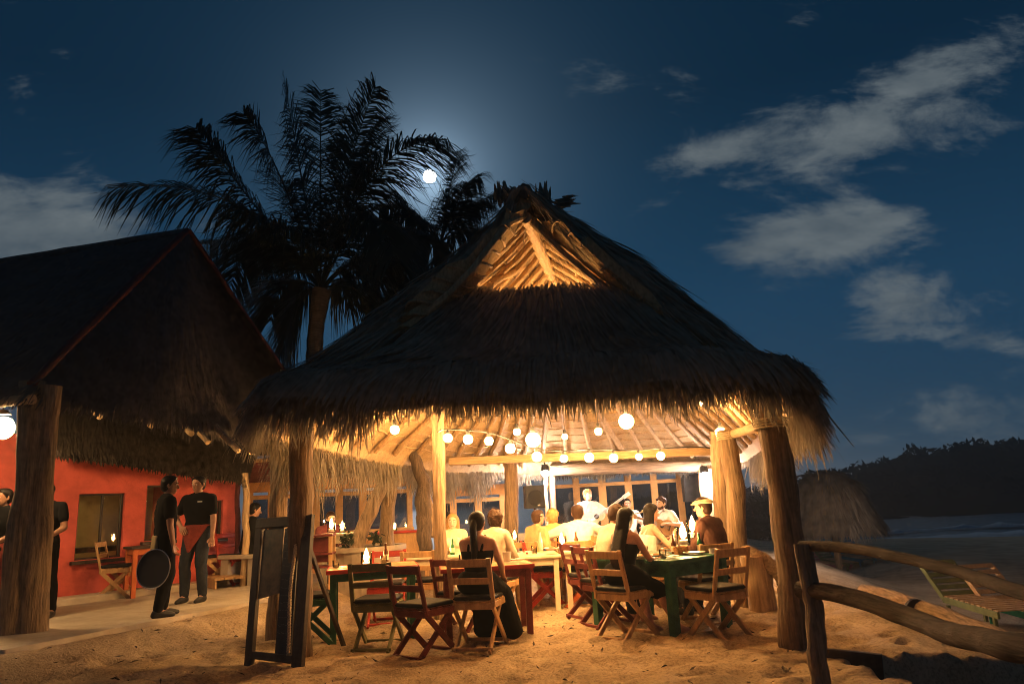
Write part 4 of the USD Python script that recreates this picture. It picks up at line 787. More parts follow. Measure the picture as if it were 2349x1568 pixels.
def plate(x, y, Yb, r, lb, food=True, z=.735):
    c = at(x, y, Yb); z0 = tz(c, z); t = thing('plate', lb, 'plate', loc=(c[0], c[1], z0))
    obj('dish', lathe([(.001, .004), (r*.6, .004), (r, .018), (r*.99, .022), (r*.6, .009), (.001, .009)], 24), K['white'], t, smooth=40)
    if food:
        r_ = np.random.default_rng(int(x)); obj('food', cat_([ball((r_.normal()*r*.25, r_.normal()*r*.25, .02), r*.22, 1, (1, .8, .55)) for _ in range(6)]), K['food'], t, kind='stuff')
def cup(x, y, Yb, r, hh, lb, m='jar', z=.735):
    c = at(x, y, Yb); t = thing('glass' if m == 'jar' else 'bowl', lb, 'glass' if m == 'jar' else 'bowl', loc=(c[0], c[1], tz(c, z)))
    obj('body', lathe([(.001, .001), (r*.8, .001), (r, hh), (r*.93, hh), (r*.74, .008), (.001, .008)], 20), K[m], t, smooth=40)
    if m == 'jar': obj('drink', lathe([(.001, .010), (r*.72, .010), (r*.84, hh*.62), (.001, hh*.62)], 16), K['pale'], t, smooth=40)
plate(1462, 1276, 7.85, .125, 'plate of food in front of the long-haired woman'); plate(1502, 1278, 7.8, .11, 'plate with leftovers near the front corner of the green table')
plate(1510, 1266, 8.1, .12, 'plate in the middle of the green table'); plate(1592, 1268, 8.0, .12, 'white empty plate on the right side of the green table', False)
plate(1490, 1256, 8.4, .13, 'large plate of food at the far end of the green table'); plate(1535, 1252, 8.5, .10, 'small plate by the bright candles')
cup(1477, 1262, 8.0, .045, .12, 'filled glass on the green table by the long-haired woman'); cup(1560, 1258, 8.15, .085, .08, 'brown bowl before the two bright candles', 'food'); cup(1634, 1262, 7.85, .04, .05, 'small bowl at the right edge of the green table', 'white')
cup(1163, 1288, 8.25, .05, .11, 'pale cup on the dark red table', 'white'); plate(1195, 1296, 8.15, .05, 'small saucer on the dark red table', False); cup(1028, 1263, 10.3, .045, .11, 'glass on the small cream table', 'jar'); cup(1300, 1254, 9.9, .06, .07, 'brown bowl on the cream table', 'food')
plate(1265, 1262, 9.7, .11, 'plate on the central cream table', True); cup(880, 1300, 8.55, .04, .10, 'glass on the green-legged table', 'jar'); plate(800, 1310, 8.45, .09, 'white plate on the green-legged table', False)
plate(1355, 1252, 10.1, .11, 'plate on the right cream table', True)

def bottle(x, y, Yb, lb, col, hh=.23, z=.735):
    c = at(x, y, Yb); t = thing('bottle', lb, 'bottle', loc=(c[0], c[1], tz(c, z))); k = hh/.23
    if 'b'+col not in K: K['b'+col] = plain('bottle_'+col, dict(brown=(.10, .035, .01), green=(.02, .10, .03), clear=(.55, .5, .4))[col], .12, .5)
    obj('body', lathe([(.001, 0), (.029, 0), (.031, .01), (.031, .125*k), (.013, .165*k), (.012, .222*k), (.001, .222*k)], 18), K['b'+col], t, smooth=40); obj('label_band', lathe([(.0315, .04), (.0315, .1), (.031, .1), (.031, .04), (.0315, .04)], 18), K['pale'], t, smooth=40); obj('cap', lathe([(.014, .22*k), (.014, .23*k), (.001, .231*k)], 12), K['metal'], t)
def napkin(x, y, Yb, lb, z=.735):
    c = at(x, y, Yb); z0 = tz(c, z); t = thing('napkin', lb, 'napkin', loc=(c[0], c[1], z0), rot=x % 90); g_ = np.linspace(-.07, .07, 7); a_, b_ = np.meshgrid(g_, g_, indexing='ij')
    obj('cloth', grid(a_, b_, .006+.022*meshkit.fbm(np.stack([a_*22+x, b_*22, 0*a_], -1), 3, 3)), K['white'], t, smooth=True)
bottle(885, 1296, 8.6, 'brown bottle on the green-legged table', 'brown'); bottle(1038, 1272, 10.2, 'green bottle on the small cream table', 'green'); bottle(1240, 1255, 10.05, 'clear bottle on the central cream table', 'clear'); bottle(1322, 1252, 10.1, 'brown bottle on the right cream table', 'brown')
bottle(1545, 1252, 8.3, 'brown bottle behind the bowl on the green table', 'brown'); bottle(1605, 1256, 8.3, 'green bottle at the right of the green table', 'green'); cup(1520, 1272, 7.75, .04, .11, 'glass near the front corner of the green table'); cup(1225, 1262, 9.8, .04, .11, 'glass on the central cream table'); cup(1375, 1256, 9.9, .04, .11, 'glass on the right cream table')
cup(770, 1308, 8.5, .04, .10, 'glass at the left end of the green-legged table'); cup(1060, 1292, 8.2, .038, .10, 'glass at the left of the dark red table'); napkin(1540, 1276, 7.7, 'crumpled napkin at the front corner of the green table'); napkin(1205, 1264, 9.75, 'napkin on the central cream table'); napkin(910, 1306, 8.5, 'napkin on the green-legged table'); napkin(1180, 1290, 8.3, 'napkin on the dark red table')
r4 = np.random.default_rng(44); nd = 420; dx_, dy_ = r4.uniform(-5, 2.4, nd), r4.uniform(5.0, 9.5, nd); an_ = r4.uniform(0, 6.28, nd); ll_ = r4.uniform(.012, .05, nd); vs_, fs_ = [], []
for k in range(nd):
    c_ = V(dx_[k], dy_[k], 0); e_, g_ = V(math.cos(an_[k]), math.sin(an_[k]), 0)*ll_[k], V(-math.sin(an_[k]), math.cos(an_[k]), 0)*ll_[k]*r4.uniform(.12, .4)
    q4 = [c_-e_, c_+g_, c_+e_, c_-g_]; q4 = [V(w[0], w[1], float(h(w[0], w[1]))+.006+r4.uniform(0, .012)) for w in q4]; vs_ += q4; fs_ += [(4*k, 4*k+1, 4*k+2), (4*k, 4*k+2, 4*k+3)]
obj('litter', trimesh.Trimesh(np.array(vs_), np.array(fs_), process=False), K['darkpost'], label='bits of dry leaf and straw scattered on the sand', kind='stuff')

# ------------------------------------------------------------------ menu board
bl_, br_ = ground(572, 1516), ground(683, 1530); tl_c, tr_c = at(598, 1190, bl_[1]+.42), at(708, 1182, br_[1]+.42); o_ = V(bl_[0], bl_[1], 0)
sb = thing('menu_board', 'dark standing wooden menu board with a rope, in the sand before the tables', 'menu board', loc=o_)
L0, L1, R0, R1 = bl_-o_, tl_c-o_, br_-o_, tr_c-o_
upv = (L1-L0)/np.linalg.norm(L1-L0); nrm = np.cross(R1-L1, upv); nrm /= np.linalg.norm(nrm)          # towards the viewer
def on_b(u, f): return (L0*(1-u)+R0*u)*(1-f)+(L1*(1-u)+R1*u)*f
Wd = np.linalg.norm(R0-L0); HH = np.linalg.norm(L1-L0)
obj('leg', bar(on_b(.0, -.03), on_b(.0, 1.0), .05, .10, up=R1-L1), K['dark'], sb); obj('leg', bar(on_b(1, -.03), on_b(1.0, 1.0), .05, .135, up=R1-L1), K['dark'], sb)
obj('top_rail', bar(on_b(-.04, .965)+nrm*.005, on_b(1.06, .965)+nrm*.005, .055, .10, up=upv), K['dark'], sb)
obj('board', bar(on_b(.68, .05)-nrm*.005, on_b(.68, .93)-nrm*.005, .02, .30*Wd, up=R1-L1), K['black'], sb, label='black slate panel')
obj('bottom_rail', bar(on_b(.07, .045), on_b(.9, .045), .04, .07, up=upv), K['dark'], sb)
obj('picture_panel', bar(on_b(.30, .44)-nrm*.004, on_b(.30, .93)-nrm*.004, .016, .44*Wd, up=R1-L1), mat('menu_picture', (.16, .11, .06), var=.8, scale=6, rough=.5, bump=.05, col2=(.02, .03, .022)), sb)
rr_ = random.Random(4); marks = []
for k in range(15):
    f, x = .90-.05*k, .56
    while x < .76:
        l = rr_.uniform(.02, .06); q = on_b(x, f+rr_.uniform(-.004, .004))+nrm*.0058; marks.append(bar(q, q+(R1-L1)/np.linalg.norm(R1-L1)*l*Wd+upv*rr_.uniform(-.006, .006), .002, .007, up=nrm, ch=.0005)); x += l+.022
obj('chalk_marks', cat_(marks), plain('chalk', (.16, .15, .13), .9), sb, kind='stuff')
rt = np.linspace(0, 1, 130); core = np.array([on_b(.84-.05*math.sin(q*3.1)**2, .90-.83*q) for q in rt])+nrm*.03
e1 = (R1-L1)/np.linalg.norm(R1-L1)
obj('rope', cat_([tube(core+.011*(np.cos(rt*150+a)[:, None]*e1+np.sin(rt*150+a)[:, None]*nrm), .010, 5) for a in (0, 3.14)]), K['rope'], sb)
for u in (.1, .9): obj('back_stay', bar(on_b(u, .86)-nrm*.04, V(*(on_b(u, 0)+V(.25, .95, 0))[:2], -.03), .04, .04), K['dark'], sb)

# ------------------------------------------------------------------ fence, logs and beach on the right
fp = at(1868, 1420, 4.75); ftop = at(1846, 1262, 4.8); fbz = float(h(fp[0]+.15, fp[1]))
q_ = at(1868, 1568, 4.7)
fpost = V(q_[0]+.02, q_[1], q_[2]-.35)
obj('fence_post', log([fpost, (fpost+ftop)/2, ftop+V(0, 0, .04)], [.060, .058, .054], n=26, sides=16, jitter=.16, seed=71, wob=.04), K['post'], smooth=50, label='short fence post in front of the thick right roof post', cat='fence post')
obj('fence_rail', log([at(1835, 1251, 4.85), at(2050, 1272, 4.0), at(2230, 1322, 3.25), at(2420, 1378, 2.55)], [.032, .029, .028, .029], n=44, sides=12, jitter=.1, seed=72, wob=.04), K['darkpost_y'], smooth=50, label='upper round rail running from the fence post out of frame', cat='fence rail')
obj('fence_rail', log([at(1838, 1352, 4.85), at(2010, 1385, 4.2), at(2150, 1443, 3.5), at(2260, 1470, 3.0), at(2460, 1512, 2.45)], [.052, .052, .05, .05, .052], n=44, sides=14, jitter=.1, seed=73, wob=.04), K['darkpost_y'], smooth=50, label='thick lower curved rail running from the fence post out of frame', cat='fence rail')
lg = thing('fallen_log', 'grey weathered log lying on the sand behind the fence rails', 'log'); a, b = ground(1990, 1402, -.22), ground(2420, 1545, -.42)
obj('trunk', log([V(a[0], a[1], h(a[0], a[1])+.05), V((a[0]+b[0])/2+.1, (a[1]+b[1])/2, float(h((a[0]+b[0])/2, (a[1]+b[1])/2))+.07), V(b[0], b[1], float(h(b[0], b[1]))+.08)], [.11, .13, .14], n=40, sides=16, jitter=.16, seed=74, wob=.05), K['post_y'], lg, smooth=50)
bq = V(a[0]*.66+b[0]*.34, a[1]*.66+b[1]*.34, 0); bq[2] = float(h(bq[0], bq[1]))+.06; dd_ = (b-a)/np.linalg.norm(b-a); 
obj('strap', tube([bq-dd_*.02, bq+dd_*.02], .142, 18), K['black'], lg)
a, b = ground(1872, 1502), ground(1945, 1518, -.02)
obj('edge_board', bar(V(a[0]-.05, a[1], -.03), V(b[0]+.25, b[1]-.05, -.06), .05, .2), K['dark'], label='dark edging board at the drop beside the fence post', cat='board')
obj('stump', log([V(*ground(1748, 1392)[:2], -.1), V(*ground(1748, 1392)[:2], .2), V(*(ground(1742, 1392)[:2]), .60)], [.165, .16, .15], n=20, sides=18, jitter=.12, seed=75), K['pole'], smooth=50, label='pale wooden stump with a flat top behind the right posts', cat='stump')
a = at(1712, 1268, 9.4); b = at(1800, 1345, 8.9)
obj('driftwood', log([a, at(1730, 1270, 9.1), at(1760, 1290, 9.0), b+V(0, 0, -.1)], [.075, .085, .10, .09], n=26, sides=14, jitter=.25, seed=76, wob=.06), K['post_y'], smooth=50, label='pale twisted driftwood branch resting on the stump', cat='driftwood')
# palm-thatch beach umbrella
def at_z(px, py, Yb): return at(px, py, Yb)
ub = at(1922, 1290, 22.0); un = thing('beach_umbrella', 'thatched beach umbrella on the dark beach at the right', 'beach umbrella', loc=(ub[0], ub[1], ub[2]))
Hu = at(1912, 1080, 22)[2]-ub[2]
obj('pole', log([(0, 0, -.8), (.02, 0, Hu*.5), (0, 0, Hu-.1)], [.10, .09, .08], seed=81), K['post'], un)
pr_ = np.array([(.02, Hu), (.42, Hu-.07), (.78, Hu-.36), (.95, Hu-.78), (1.32, Hu-1.55)]); ang = np.linspace(0, 2*np.pi, 49)[:-1]; tt = np.linspace(0, 1, 14)
rad, zz = np.interp(tt, np.linspace(0, 1, 5), pr_[:, 0]), np.interp(tt, np.linspace(0, 1, 5), pr_[:, 1])
GU = np.stack([rad[None, ::-1]*np.cos(ang)[:, None], rad[None, ::-1]*np.sin(ang)[:, None], zz[None, ::-1]+0*ang[:, None]], -1)
GU += ((meshkit.fbm(GU*2+30, 3, 4)-.5)*.2)[..., None]*V(1, 1, .4)
obj('canopy', cat_([skin(GU), skin(GU-V(0, 0, .12))]), K['thatch_in'], un)
GUc = np.concatenate([GU, GU[:1]]); p, d, nn = sample(GUc, 5200, r1); d2 = d+nn*r1.uniform(0, .12, (5200, 1))+r1.normal(size=d.shape)*.12; d2 /= np.linalg.norm(d2, axis=1, keepdims=True)
ms = [blades(p+nn*.02, d2, nn, r1.uniform(.2, .5, 5200), r1.uniform(.015, .035, 5200), .15, seed=82)]
p, d, nn = sample(GUc, 1800, r1, 0, .1); d2 = d*.5+V(0, 0, -.8)+r1.normal(size=d.shape)*.15; d2 /= np.linalg.norm(d2, axis=1, keepdims=True); ms.append(blades(p, d2, nn, r1.uniform(.2, .55, 1800), r1.uniform(.015, .035, 1800), .0, seed=83))
obj('straw', cat_(ms), K['roofstraw'], un, kind='stuff')
def lounger(lb, loc, rot, m1, m2, m3_, L_=1.75, back=.75):
    t = thing('beach_lounger', lb, 'beach lounger', loc=loc, rot=rot)
    for s, mm in ((-1, m1), (1, m2)):
        obj('side_rail', bar((s*.3, -.9, .25), (s*.3, .35, .33), .04, .10), K[mm], t); obj('back_rail', bar((s*.3, .30, .31), (s*.3, .30+back*.72, .31+back*.72), .04, .085, up=(0, -1, 1)), K[m3_], t)
        for y_ in (-.8, .25): obj('leg', bar((s*.3, y_, -.1), (s*.3, y_, .25), .05, .05, up=(0, 1, 0)), K[mm], t)
    for k in range(10): obj('slat', bar((-.3, -.85+k*.125, .31+.008*k), (.3, -.85+k*.125, .31+.008*k), .085, .02), K['natural'], t)
    for k in range(6): q = .08+k*.125; obj('back_slat', bar((-.3, .30+q*.72, .36+q*.72), (.3, .30+q*.72, .36+q*.72), .085, .02, up=(0, -1, 1)), K[m3_], t)
    return t
K['teal'] = mat('teal_paint', (.02, .19, .11), var=.3, scale=6, rough=.5); K['lime'] = mat('lime_paint', (.15, .155, .05), var=.3, scale=6, rough=.5); K['blue'] = mat('blue_paint', (.03, .17, .26), var=.3, scale=6, rough=.5); K['pink'] = mat('pink_paint', (.38, .10, .12), var=.3, scale=6, rough=.5)
def on_ground(px, py, z0=None):
    d = ray(px, py); tq = np.arange(1.5, 60, .02); p = CAM+d*tq[:, None]; hit = np.argmax(p[:, 2] < h_base(p[:, 0], p[:, 1])); q = p[hit]
    return V(q[0], q[1], float(h(q[0], q[1])))
c = on_ground(2345, 1440); lounger('slatted lounger with green side rails and a brown wooden back, nearest on the right', c, 4, 'teal', 'teal', 'natural')
c = on_ground(2245, 1425); lounger('slatted lounger with a faded lime rail, left of the green one', c, 4, 'lime', 'lime', 'lime')
for (x, y, m_, lb) in ((1922, 1318, 'lime', 'far lime green lounger below the beach umbrella'), (1952, 1322, 'blue', 'far blue lounger below the beach umbrella'), (1895, 1312, 'pink', 'far pink lounger left of the umbrella pole'), (1985, 1332, 'blue', 'rightmost far blue lounger below the beach umbrella')):
    c = at(x, y, 26); c = V(c[0], c[1], float(h_base(c[0], c[1]))); lounger(lb, c, 20, m_, m_, m_)

# ------------------------------------------------------------------ stage: loudspeakers, drums, microphone
sp = at(1226, 1165, 14.4); t = thing('loudspeaker', 'black loudspeaker on a pole at the left of the stage', 'loudspeaker', loc=(sp[0], sp[1], 0), rot=8); zb, zt2 = at(1226, 1165, 14.4)[2], at(1226, 1113, 14.4)[2]
obj('cabinet', box((0, 0, (zb+zt2)/2), (.37, .34, zt2-zb)), K['black'], t); obj('woofer', lathe([(.001, .0), (.13, .0), (.14, .012), (.15, .0)], 24).apply_transform(trimesh.transformations.rotation_matrix(np.pi/2, [1, 0, 0])).apply_translation((0, -.172, zb+.2)), K['wire'], t)
obj('badge', box((.06, -.174, zb+.06), (.05, .006, .03)), K['metal'], t); obj('pole', tube([(0, 0, -.05), (0, 0, zb)], .02, 8), K['black'], t)
for a in (0, 2.09, 4.19): obj('leg', tube([(0, 0, .5), (.35*math.cos(a), .35*math.sin(a), -.02)], .013, 6), K['black'], t)
sp = at(1585, 1130, 16.4); t = thing('loudspeaker', 'black loudspeaker on the right side of the stage by the white post', 'loudspeaker', loc=(sp[0], sp[1], 0)); obj('cabinet', box((0, 0, 1.5), (.34, .3, .6)), K['black'], t); obj('pole', tube([(0, 0, 0), (0, 0, 1.2)], .02, 8), K['black'], t)
for (x, y, lb, tl_) in ((1413, 1162, 'tilted brass cymbal left of the drummer', .35), (1462, 1158, 'tilted cymbal right of the drummer', -.2)):
    c = at(x+14, y+14, 14.6); t = thing('cymbal', lb, 'cymbal', loc=(c[0], c[1], 0)); cy = lathe([(.001, .03), (.04, .025), (.05, .01), (.22, -.005), (.22, -.008), (.05, .005), (.001, .02)], 28); cy.apply_transform(trimesh.transformations.rotation_matrix(tl_, [0, 1, .3])); cy.apply_translation((0, 0, c[2]))
    obj('disc', cy, plain('brass'+str(x), (.55, .36, .12), .35, metallic=1.0), t, smooth=40); obj('stand', tube([(0, 0, 0), (0, 0, c[2])], .014, 8), K['metal'], t)
c = at(1470, 1225, 14.6); t = thing('drum', 'low drum in front of the drummer on the stage', 'drum', loc=(c[0], c[1], .1)); obj('shell', lathe([(.001, .0), (.24, 0), (.24, .5), (.23, .52), (.001, .52)], 28), K['maroon'], t); obj('head', m3.Manifold.cylinder(.012, .232, .232, 28).translate((0, 0, .52)), K['white'], t)
c = at(1502, 1172, 13.6); t = thing('microphone', 'microphone on a stand in front of the singer', 'microphone', loc=(c[0], c[1], 0)); obj('stand', cat_([tube([(0, 0, 0), (0, 0, c[2]-.12)], .011, 8), tube([(0, 0, c[2]-.12), (.14, 0, c[2])], .009, 8)]), K['metal'], t); obj('head', ball((.15, 0, c[2]+.005), .03, 2), K['metal'], t); obj('base', m3.Manifold.cylinder(.02, .14, .12, 24), K['black'], t)
c = at(1160, 1272, 9.9)
for (x, y, lb, m_) in ((1207, 1243, 'pale box among the amplifiers left of the stage', 'metal'), (1292, 1195, 'grey amplifier at the foot of the stage', 'black')):
    c = at(x, y, 14.2); t = thing('amplifier', lb, 'amplifier', loc=(c[0], c[1], 0)); obj('case', box((0, 0, .45), (.34, .26, .7)), K[m_], t); obj('grille', box((0, -.135, .42), (.28, .012, .5)), K['wire'], t)
# ------------------------------------------------------------------ people
def unit(v): v = V(v); return v/np.linalg.norm(v)
def rot_to(y, x0=(1, 0, 0)):
    y = unit(y); x = V(x0)-y*(V(x0) @ y); x = unit(x); return x, y, np.cross(x, y)
def ik(a, c, l1, l2, pole):
    d = c-a; L_ = np.linalg.norm(d); L2 = min(L_, (l1+l2)*.995); d = d/L_; c = a+d*L2
    k = (l1*l1-l2*l2+L2*L2)/(2*L2); hh = math.sqrt(max(l1*l1-k*k, 1e-6)); p = V(pole)-d*(V(pole) @ d); p = unit(p)
    return a+d*k+p*hh, c
def sph(c, r, n=14): return m3.Manifold.sphere(float(r), n).translate(tuple(map(float, c)))
def ell(c, s, n=18): return m3.Manifold.sphere(1.0, n).scale(tuple(map(float, s))).translate(tuple(map(float, c)))
def hull(*cr): return m3.Manifold.batch_hull([sph(c, r) for c, r in cr])
def finish(ms, edge=.03, it=6, smooth=True, fold=0.0, seed=0):
    u = m3.Manifold.batch_boolean(ms, m3.OpType.Add) if len(ms) > 1 else ms[0]
    u = u.refine_to_length(edge); q = u.to_mesh(); t = trimesh.Trimesh(np.array(q.vert_properties[:, :3], float), np.array(q.tri_verts), process=True)
    if it: trimesh.smoothing.filter_taubin(t, iterations=it)
    if fold:
        p = t.vertices; q = p*V(11, 11, 6.5)+seed*3.7+np.sin(p[:, ::-1]*9)*.8
        t.vertices = p+t.vertex_normals*((1-np.abs(meshkit.fbm(q, 3, 5)-.5)*4)*fold)[:, None]
    return t
def hand(w, d, side, palm, curl=.5, s=1.0):
    """Palm and five separate fingers: wrist w, direction d, thumb side, palm normal."""
    d, side, palm = unit(d), unit(side), unit(palm); ms = []
    P = lambda a, b, c: w+(d*a+side*b+palm*c)*s
    ms.append(m3.Manifold.batch_hull([sph(P(.01, .018, 0), .014*s), sph(P(.01, -.018, 0), .014*s), sph(P(.085, .034, 0), .012*s), sph(P(.08, -.034, 0), .011*s)]))
    for b, l, r in ((.034, .072, .0095), (.012, .080, .0098), (-.011, .074, .0095), (-.033, .058, .0085)):
        a0 = P(.082, b, 0); c1, c2 = curl*.9, curl*1.9
        a1 = a0+(d*math.cos(c1)+palm*math.sin(c1)+side*b*1.2)*l*.5*s; a2 = a1+(d*math.cos(c2)+palm*math.sin(c2))*l*.5*s
        ms += [hull((a0, r*1.05*s), (a1, r*s)), hull((a1, r*s), (a2, r*.85*s))]
    t0 = P(.022, .028, .004); t1 = t0+(d*.6+side*.7+palm*.3)*.042*s; t2 = t1+(d*.85+side*.15+palm*.4)*.032*s
    ms += [hull((t0, .0125*s), (t1, .011*s)), hull((t1, .011*s), (t2, .009*s))]
    return ms
def person(lb, loc, yaw, sit=False, seat=.47, hgt=1.72, lean=0.0, hy=0.0, hp=0.0, hands=None, feet=None, top='c_black', bottom='c_jeans', sleeves=.55, skin='skin', hair=('short', 'hair_black'), dress=False, tank=False, shoes='black', elbows=None, extra=None, female=False, twist=0.0, legs_skin=False, beard=False, grp=None):
    s = hgt/1.72; t = thing('person', lb, 'person', grp, loc, -yaw)
    ca, sa = math.sin(lean), math.cos(lean); up = V(0, ca, sa); fwd = V(0, sa, -ca)
    pel = V(0, 0, .93) if not sit else V(0, -.02, seat/s+.085)
    R_ = lambda v: V(v[0]*math.cos(twist)+v[1]*math.sin(twist), -v[0]*math.sin(twist)+v[1]*math.cos(twist), v[2])
    sx = R_(V(1, 0, 0)); sw = .165 if female else .185
    wst, chs, shc, nk = pel+up*.17, pel+up*.33, pel+up*.475, pel+up*.53
    hc = nk+up*.075+V(0, .03, .06)
    sh = {q: shc+sx*q*sw-up*.01 for q in (-1, 1)}; hip = {q: pel+V(q*.088, 0, -.01) for q in (-1, 1)}
    hands = hands or {}; feet = feet or {}; elbows = elbows or {}
    elb, wr, kne, ank = {}, {}, {}, {}
    for q in (-1, 1):
        tgt = V(hands.get(q, (q*.24, .05, pel[2]-.1) if not sit else (q*.15, .34, pel[2]+.10))); elb[q], wr[q] = ik(sh[q], tgt, .29, .255, elbows.get(q, (q*.6, -.8, -.5)))
        ft = V(feet.get(q, (q*.10, .02, .075) if not sit else (q*.12, .42, .075))); kne[q], ank[q] = ik(hip[q], ft, .43, .43, (q*.12, 1, .25))
    A = lambda v: V(v)*s
    def torso(d=0.0, low=True):
        k = .86 if female else 1.0
        o = [m3.Manifold.batch_hull([sph(A(pel+V(q*.075, 0, .01)), (.105+d)*s) for q in (-1, 1)]+[sph(A(wst+sx*q*.055*k), (.098*k+d)*s) for q in (-1, 1)]),
             m3.Manifold.batch_hull([sph(A(wst+sx*q*.055*k), (.098*k+d)*s) for q in (-1, 1)]+[sph(A(chs+sx*q*.09*k), (.105*k+d)*s) for q in (-1, 1)]),
             m3.Manifold.batch_hull([sph(A(chs+sx*q*.09*k), (.105*k+d)*s) for q in (-1, 1)]+[sph(A(shc+sx*q*(sw-.035)-up*.015), (.062+d)*s) for q in (-1, 1)]+[sph(A(shc+up*.02), (.07+d)*s)])]
        if female: o += [ell(A(chs+R_(V(q*.07, .085, .0))), V(.065+d, .06+d, .065+d)*s) for q in (-1, 1)]
        return o
    def arm(q, d=0.0, frac=2.0):
        o = []; u = min(frac, 1.0); e = sh[q]+(elb[q]-sh[q])*u; k = .86 if female else 1.0
        o.append(hull((A(sh[q]), (.056*k+d)*s), (A(e), ((.056-.016*u)*k+d)*s)))
        if frac > 1: v = min(frac-1, 1.0); w = elb[q]+(wr[q]-elb[q])*v; o.append(hull((A(elb[q]), (.041*k+d)*s), (A(w), ((.041-.014*v)*k+d)*s)))
        return o
    def leg(q, d=0.0, frac=2.0):
        o = [hull((A(hip[q]), (.092+d)*s), (A(kne[q]), (.058+d)*s))]
        if frac > 1: v = min(frac-1, 1.0); m_ = kne[q]*.68+ank[q]*.32+V(0, -.018, 0); o += [hull((A(kne[q]), (.057+d)*s), (A(m_), (.056+d)*s)), hull((A(m_), (.056+d)*s), (A(kne[q]*(1-v)+ank[q]*v), (.04+d)*s))]
        return o
    # head
    hx, hyw = math.radians(hp), math.radians(hy)
    def Hd(v):
        v = V(v); v = V(v[0], v[1]*math.cos(hx)+v[2]*math.sin(hx), v[2]*math.cos(hx)-v[1]*math.sin(hx)); v = V(v[0]*math.cos(hyw)+v[1]*math.sin(hyw), -v[0]*math.sin(hyw)+v[1]*math.cos(hyw), v[2]); return A(hc+v)
    hm = [m3.Manifold.batch_hull([sph(Hd((0, -.012, .035)), .083*s), sph(Hd((0, .018, .04)), .074*s), sph(Hd((0, .03, -.03)), .058*s), sph(Hd((0, .055, -.075)), .031*s), sph(Hd((.03, .02, -.06)), .03*s), sph(Hd((-.03, .02, -.06)), .03*s)]),
          hull((Hd((0, .088, .015)), .010*s), (Hd((0, .108, -.022)), .0135*s)), hull((Hd((-.016, .094, -.024)), .008*s), (Hd((.016, .094, -.024)), .008*s)), hull((Hd((-.03, .084, .034)), .010*s), (Hd((.03, .084, .034)), .010*s))]
    for q in (-1, 1): hm.append(hull((Hd((q*.080, -.005, .022)), .011*s), (Hd((q*.083, -.012, .0)), .013*s), (Hd((q*.078, -.002, -.022)), .009*s)))
    neck = [hull((A(nk-up*.03), .055*s), (Hd((0, -.005, -.05)), .05*s))]
    ms = torso()+neck+hm
    for q in (-1, 1):
        ms += arm(q)+leg(q)
        hd = unit(wr[q]-elb[q]); side = unit(np.cross(hd, V(0, 0, 1))*(-q)+V(0, 0, .35)+V(-q*.4, .3, 0)); pn = np.cross(hd, side)*(q); 
        ms += hand(A(wr[q]), hd, side-hd*(side @ hd), pn if pn[2] < .2 else -pn, .55, s)
        fd = unit(V(ank[q][0]-hip[q][0]*.6, .9, 0)*V(.35, 1, 0)); ms.append(m3.Manifold.batch_hull([sph(A(ank[q]), .042*s), sph(A(ank[q]+V(0, -.035, -.04)), .033*s), sph(A(ank[q]+fd*.12+V(0, 0, -.045)), .032*s), sph(A(ank[q]+fd*.165+V(0, 0, -.052)), .022*s)]))
    obj('body', finish(ms, .026, 5), K[skin], t, smooth=True)
    # clothes
    tp = torso(.013)
    if tank: obj('top', finish([m3.Manifold.batch_boolean(tp[:3 + (2 if female else 0)], m3.OpType.Add).trim_by_plane(tuple(-up), float(-(A(chs) @ up)-.045*s))]+[tube_m(A(chs+sx*q*.075+up*.03+fwd*.09), A(shc+sx*q*.09+up*.055), A(chs+sx*q*.075+up*.05-fwd*.10), .014*s) for q in (-1, 1)], .03, 4), K[top], t, smooth=True)
    else: obj('shirt', finish(tp+[m for q in (-1, 1) for m in arm(q, .018, sleeves)], .022, 5, fold=.008, seed=loc[0]), K[top], t, smooth=True)
    if dress:
        pts = [sph(A(pel+V(q*.1, -.02, .05)), .125*s) for q in (-1, 1)]+[sph(A(kne[q]), .085*s) for q in (-1, 1)]
        mm = [m3.Manifold.batch_hull(pts)]
        if dress == 'long': mm.append(m3.Manifold.batch_hull([sph(A(kne[q]), .085*s) for q in (-1, 1)]+[sph(A(kne[q]*.1+ank[q]*.9+V(q*.07, -.03, 0)), .085*s) for q in (-1, 1)]))
        obj('skirt', finish(mm, .03, 6, fold=.012, seed=loc[0]), K[bottom], t, smooth=True)
    else: obj('trousers', finish([m3.Manifold.batch_hull([sph(A(pel+V(q*.08, 0, .02)), .118*s) for q in (-1, 1)])]+[m for q in (-1, 1) for m in leg(q, .016, 1.0 if legs_skin else 1.93)], .026, 5, fold=.008, seed=loc[1]), K[bottom], t, smooth=True)
    if shoes:
        for q in (-1, 1):
            fd = unit(V((ank[q][0]-hip[q][0]*.6)*.35, .9, 0)); obj('shoe', finish([m3.Manifold.batch_hull([sph(A(ank[q]+V(0, -.02, -.01)), .047*s), sph(A(ank[q]+V(0, -.04, -.04)), .041*s), sph(A(ank[q]+fd*.12+V(0, 0, -.045)), .039*s), sph(A(ank[q]+fd*.18+V(0, 0, -.05)), .028*s)])], .03, 3), K[shoes] if shoes in K else K['black'], t, smooth=True)
    # face
    for q in (-1, 1):
        e_ = obj('eye', ball(Hd((q*.031, .0815, .012)), .0115*s, 1), K['white'], t, smooth=True); obj('pupil', ball(Hd((q*.031, .0895, .012)), .0062*s, 1), K['eye'], e_, smooth=True)
        obj('eyebrow', tube([Hd((q*.016, .096, .036)), Hd((q*.034, .094, .040)), Hd((q*.05, .083, .035))], .0042*s, 5), K['hair_black' if hair[1] == 'hair_black' else 'hair_brown'], t)
    obj('mouth', tube([Hd((-.022, .081, -.058)), Hd((0, .089, -.056)), Hd((.022, .081, -.058))], .0055*s, 6), K['lip'], t)
